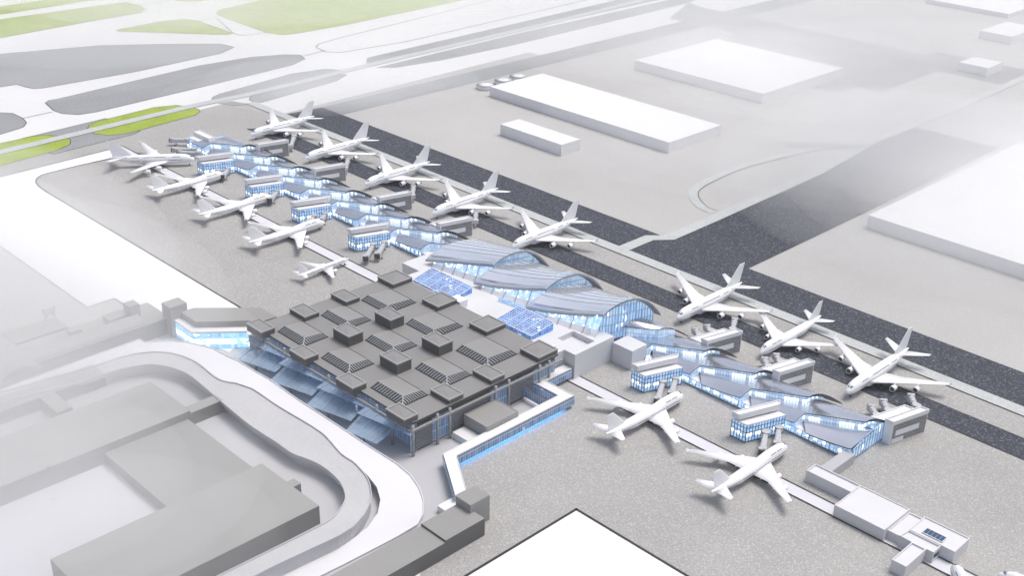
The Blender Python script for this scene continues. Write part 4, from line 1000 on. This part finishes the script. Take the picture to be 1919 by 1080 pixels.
for x, y, lb in row_l: dup(hu, (x, y, Z0), PI, lb, GL)
dup(dd, (-375.5, -35.5, Z0), math.radians(144), 'white double-deck airliner parked askew at the far left tip of the concourse', GL)
airliner('twin', 'twinjet_airliner', 'small white twinjet alone beside the white service road', (-119, -63, Z0), PI+.05, GL)
dup(hu, (352, -66, Z0), math.radians(225), 'airliner cut off by the bottom edge, nose beside the skylight annexe', 'airliners cut off at the lower right')
dup(dd, (370, -57, Z0), -PI/2, 'airliner at the bottom right corner with just its nose showing', 'airliners cut off at the lower right')

# ------------------------------------------------------------------ jet bridges
def jet_bridge(a, b, label, z=6.6, wide=1.0):
    "a: rotunda end on the building, b: cab end at the aircraft (plan points)"
    d = Vector((b[0]-a[0], b[1]-a[1])); L = d.length; rz = math.atan2(-d.x, d.y)
    t = thing('jet_bridge', label, 'jet bridge', (a[0], a[1], 0), rz, 'jet bridges reaching from the gate pavilions')
    MB().tube((0, 0, 0), (0, 0, z-3.2), 1.0, n=16).tube((0, 0, z-3.2), (0, 0, z), 2.5, n=20).tube((0, 0, z+.01), (0, 0, z+.35), 2.8, 2.3, n=20).build('rotunda', M_bridge, t)
    sg = [(1.6, .42, 1.45), (.40, .70, 1.65), (.68, .93, 1.85)]
    tn = MB()
    for k, (f0, f1, w) in enumerate(sg):
        y0, y1 = (1.6 if k == 0 else L*f0), L*f1
        pr_ = [(-w, z-3.2), (w, z-3.2), (w, z-.7), (w*.6, z-.1+.1*k), (-w*.6, z-.1+.1*k), (-w, z-.7)]
        tn.rings([[(x, y0, zz) for x, zz in pr_], [(x, y1, zz) for x, zz in pr_]], 0, True, False)
    tn.build('tunnel', M_bridge, t)
    MB().box(-2.2, 2.2, L*.93+.01, L+1.6, z-3.5, z+.3).box(-1.9, -.2, L*.93+.01, L+1.2, z+.31, z+.7).build('cab', M_bridge, t)
    MB().box(-2.0, 2.0, L+1.61, L+2.5, z-3.3, z+.1).build('bellows', M_bellow, t)
    MB().bar((-1.9, L*.8, .7), (-1.5, L*.8, z-3.2), .35).bar((1.9, L*.8, .7), (1.5, L*.8, z-3.2), .35).bar((-2.2, L*.8, .75), (2.2, L*.8, .75), .4).build('drive_column', M_steel, t)
    wh = MB()
    for x in (-2.4, 2.4): wh.tube((x-.25, L*.8, .62), (x+.25, L*.8, .62), .6, n=12)
    wh.build('wheel', M_tyre, t)
    return t
zb = 6.6
JB = [((408, 317.5), (411, 326), 'short jet bridge at the farthest near-side pavilion, left one'), ((427.5, 314), (417, 327), 'jet bridge meeting the nose of the farthest left-row jumbo'),
      ((499, 360), (494, 368), 'short jet bridge at the second near-side pavilion, left one'), ((519, 356), (506, 371), 'jet bridge meeting the nose of the second left-row jumbo'),
      ((588.7, 403), (579, 413), 'left jet bridge at the third near-side pavilion'), ((609, 399), (601, 410), 'right jet bridge at the third near-side pavilion'),
      ((698.8, 457), (686, 479.5), 'left one of two idle jet bridges ending over empty apron'), ((720, 452.5), (707.5, 474.5), 'right one of two idle jet bridges ending over empty apron'),
      ((1242.5, 714), (1233, 746), 'left jet bridge behind the jumbo near the podium annexe'), ((1266, 707.5), (1258.5, 735), 'right jet bridge behind the jumbo near the podium annexe'),
      ((1435.6, 809), (1429.5, 841), 'left jet bridge at the nearest airliner nose'), ((1460, 800), (1457, 829), 'right jet bridge at the nearest airliner nose'),
      ((545, 271), (550.5, 254.5), 'jet bridge from the farthest clad pavilion on the runway side'), ((647, 314), (651.5, 298), 'jet bridge from the second clad pavilion on the runway side'),
      ((773, 365), (774.5, 349), 'jet bridge from the third clad pavilion on the runway side'), ((891, 412), (891.5, 398), 'jet bridge from the clad pavilion by the great hall'),
      ((1311, 627), (1304, 617), 'shorter jet bridge behind the first clad pavilion of the right concourse'), ((1332.5, 619), (1326, 611), 'second jet bridge behind the first clad pavilion of the right concourse'), ((1373, 616), (1377, 598), 'tall jet bridge at the outer end of the first right clad pavilion'),
      ((1440, 685), (1433.5, 672), 'shorter jet bridge behind the middle clad pavilion of the right concourse'), ((1462.5, 677), (1455.5, 665), 'second jet bridge behind the middle right clad pavilion'),
      ((1643.5, 777), (1634, 761), 'jet bridge behind the nearest clad pavilion, closest to the concourse'), ((1665, 768), (1656.5, 751), 'second jet bridge behind the nearest clad pavilion'), ((1717.5, 759), (1708, 741), 'jet bridge at the outer end of the nearest clad pavilion'),
      ((352, 260), (322, 259.5), 'uppermost of three jet bridges at the far concourse tip'), ((363, 278), (326, 277.5), 'middle of three jet bridges at the far concourse tip'), ((372, 284), (337, 283), 'lowest of three jet bridges at the far concourse tip')]
for a, b, lb in JB: jet_bridge(W(*a, zb), W(*b, zb), lb, zb)

# ------------------------------------------------------------------ haze
hz = bpy.data.materials.new('haze'); hz.use_nodes = True; N = hz.node_tree.nodes
N.remove(N['Principled BSDF']); pv = N.new('ShaderNodeVolumePrincipled'); pv.inputs['Color'].default_value = (.97, .98, 1, 1); pv.inputs['Density'].default_value = HAZE; pv.inputs['Anisotropy'].default_value = 0.0
hz.node_tree.links.new(pv.outputs[0], N['Material Output'].inputs['Volume'])
tag(MB().box(-7200, 3700, -3700, 7700, -1, 372).build('haze', hz), kind='stuff')

# drifting banks of mist over the far field and the right edge; lower left ones added as a vignette fade
def ball(cx, cy, cz, rx, ry, rz, rot, nu=24, nv=10):
    v = MB(); rows = []
    for j in range(nv+1):
        ph = -math.pi/2+math.pi*j/nv; r = []
        for i in range(nu):
            a = 2*math.pi*i/nu; r.append((math.cos(a)*math.cos(ph)*max(rx, .1) if 0 < j < nv else math.cos(a)*.5, math.sin(a)*math.cos(ph)*ry if 0 < j < nv else math.sin(a)*.5, math.sin(ph)*rz))
        rows.append(r)
    v.rings(rows, 0, True, True); return v
mist_mats = {}
def mist(px, py, rx, ry, rz, dens, rot=0.0, dx=0, dy=0):
    x, y = W(px, py)
    if dens not in mist_mats:
        m = bpy.data.materials.new('mist'); m.use_nodes = True; N = m.node_tree.nodes; N.remove(N['Principled BSDF'])
        p = N.new('ShaderNodeVolumePrincipled'); p.inputs['Color'].default_value = (1, 1, 1, 1); p.inputs['Density'].default_value = dens
        m.node_tree.links.new(p.outputs[0], N['Material Output'].inputs['Volume']); mist_mats[dens] = m
    for k in ((1.35, 1, .68) if rx < 250 else (1,)):
        o = ball(0, 0, 0, rx*k, ry*k, rz*k, rot).build('mist_bank', mist_mats[dens]); o.location = (x, y, rz*k+.6); o.rotation_euler = (0, 0, rot); tag(o, kind='stuff')
for a in MIST: mist(*a)
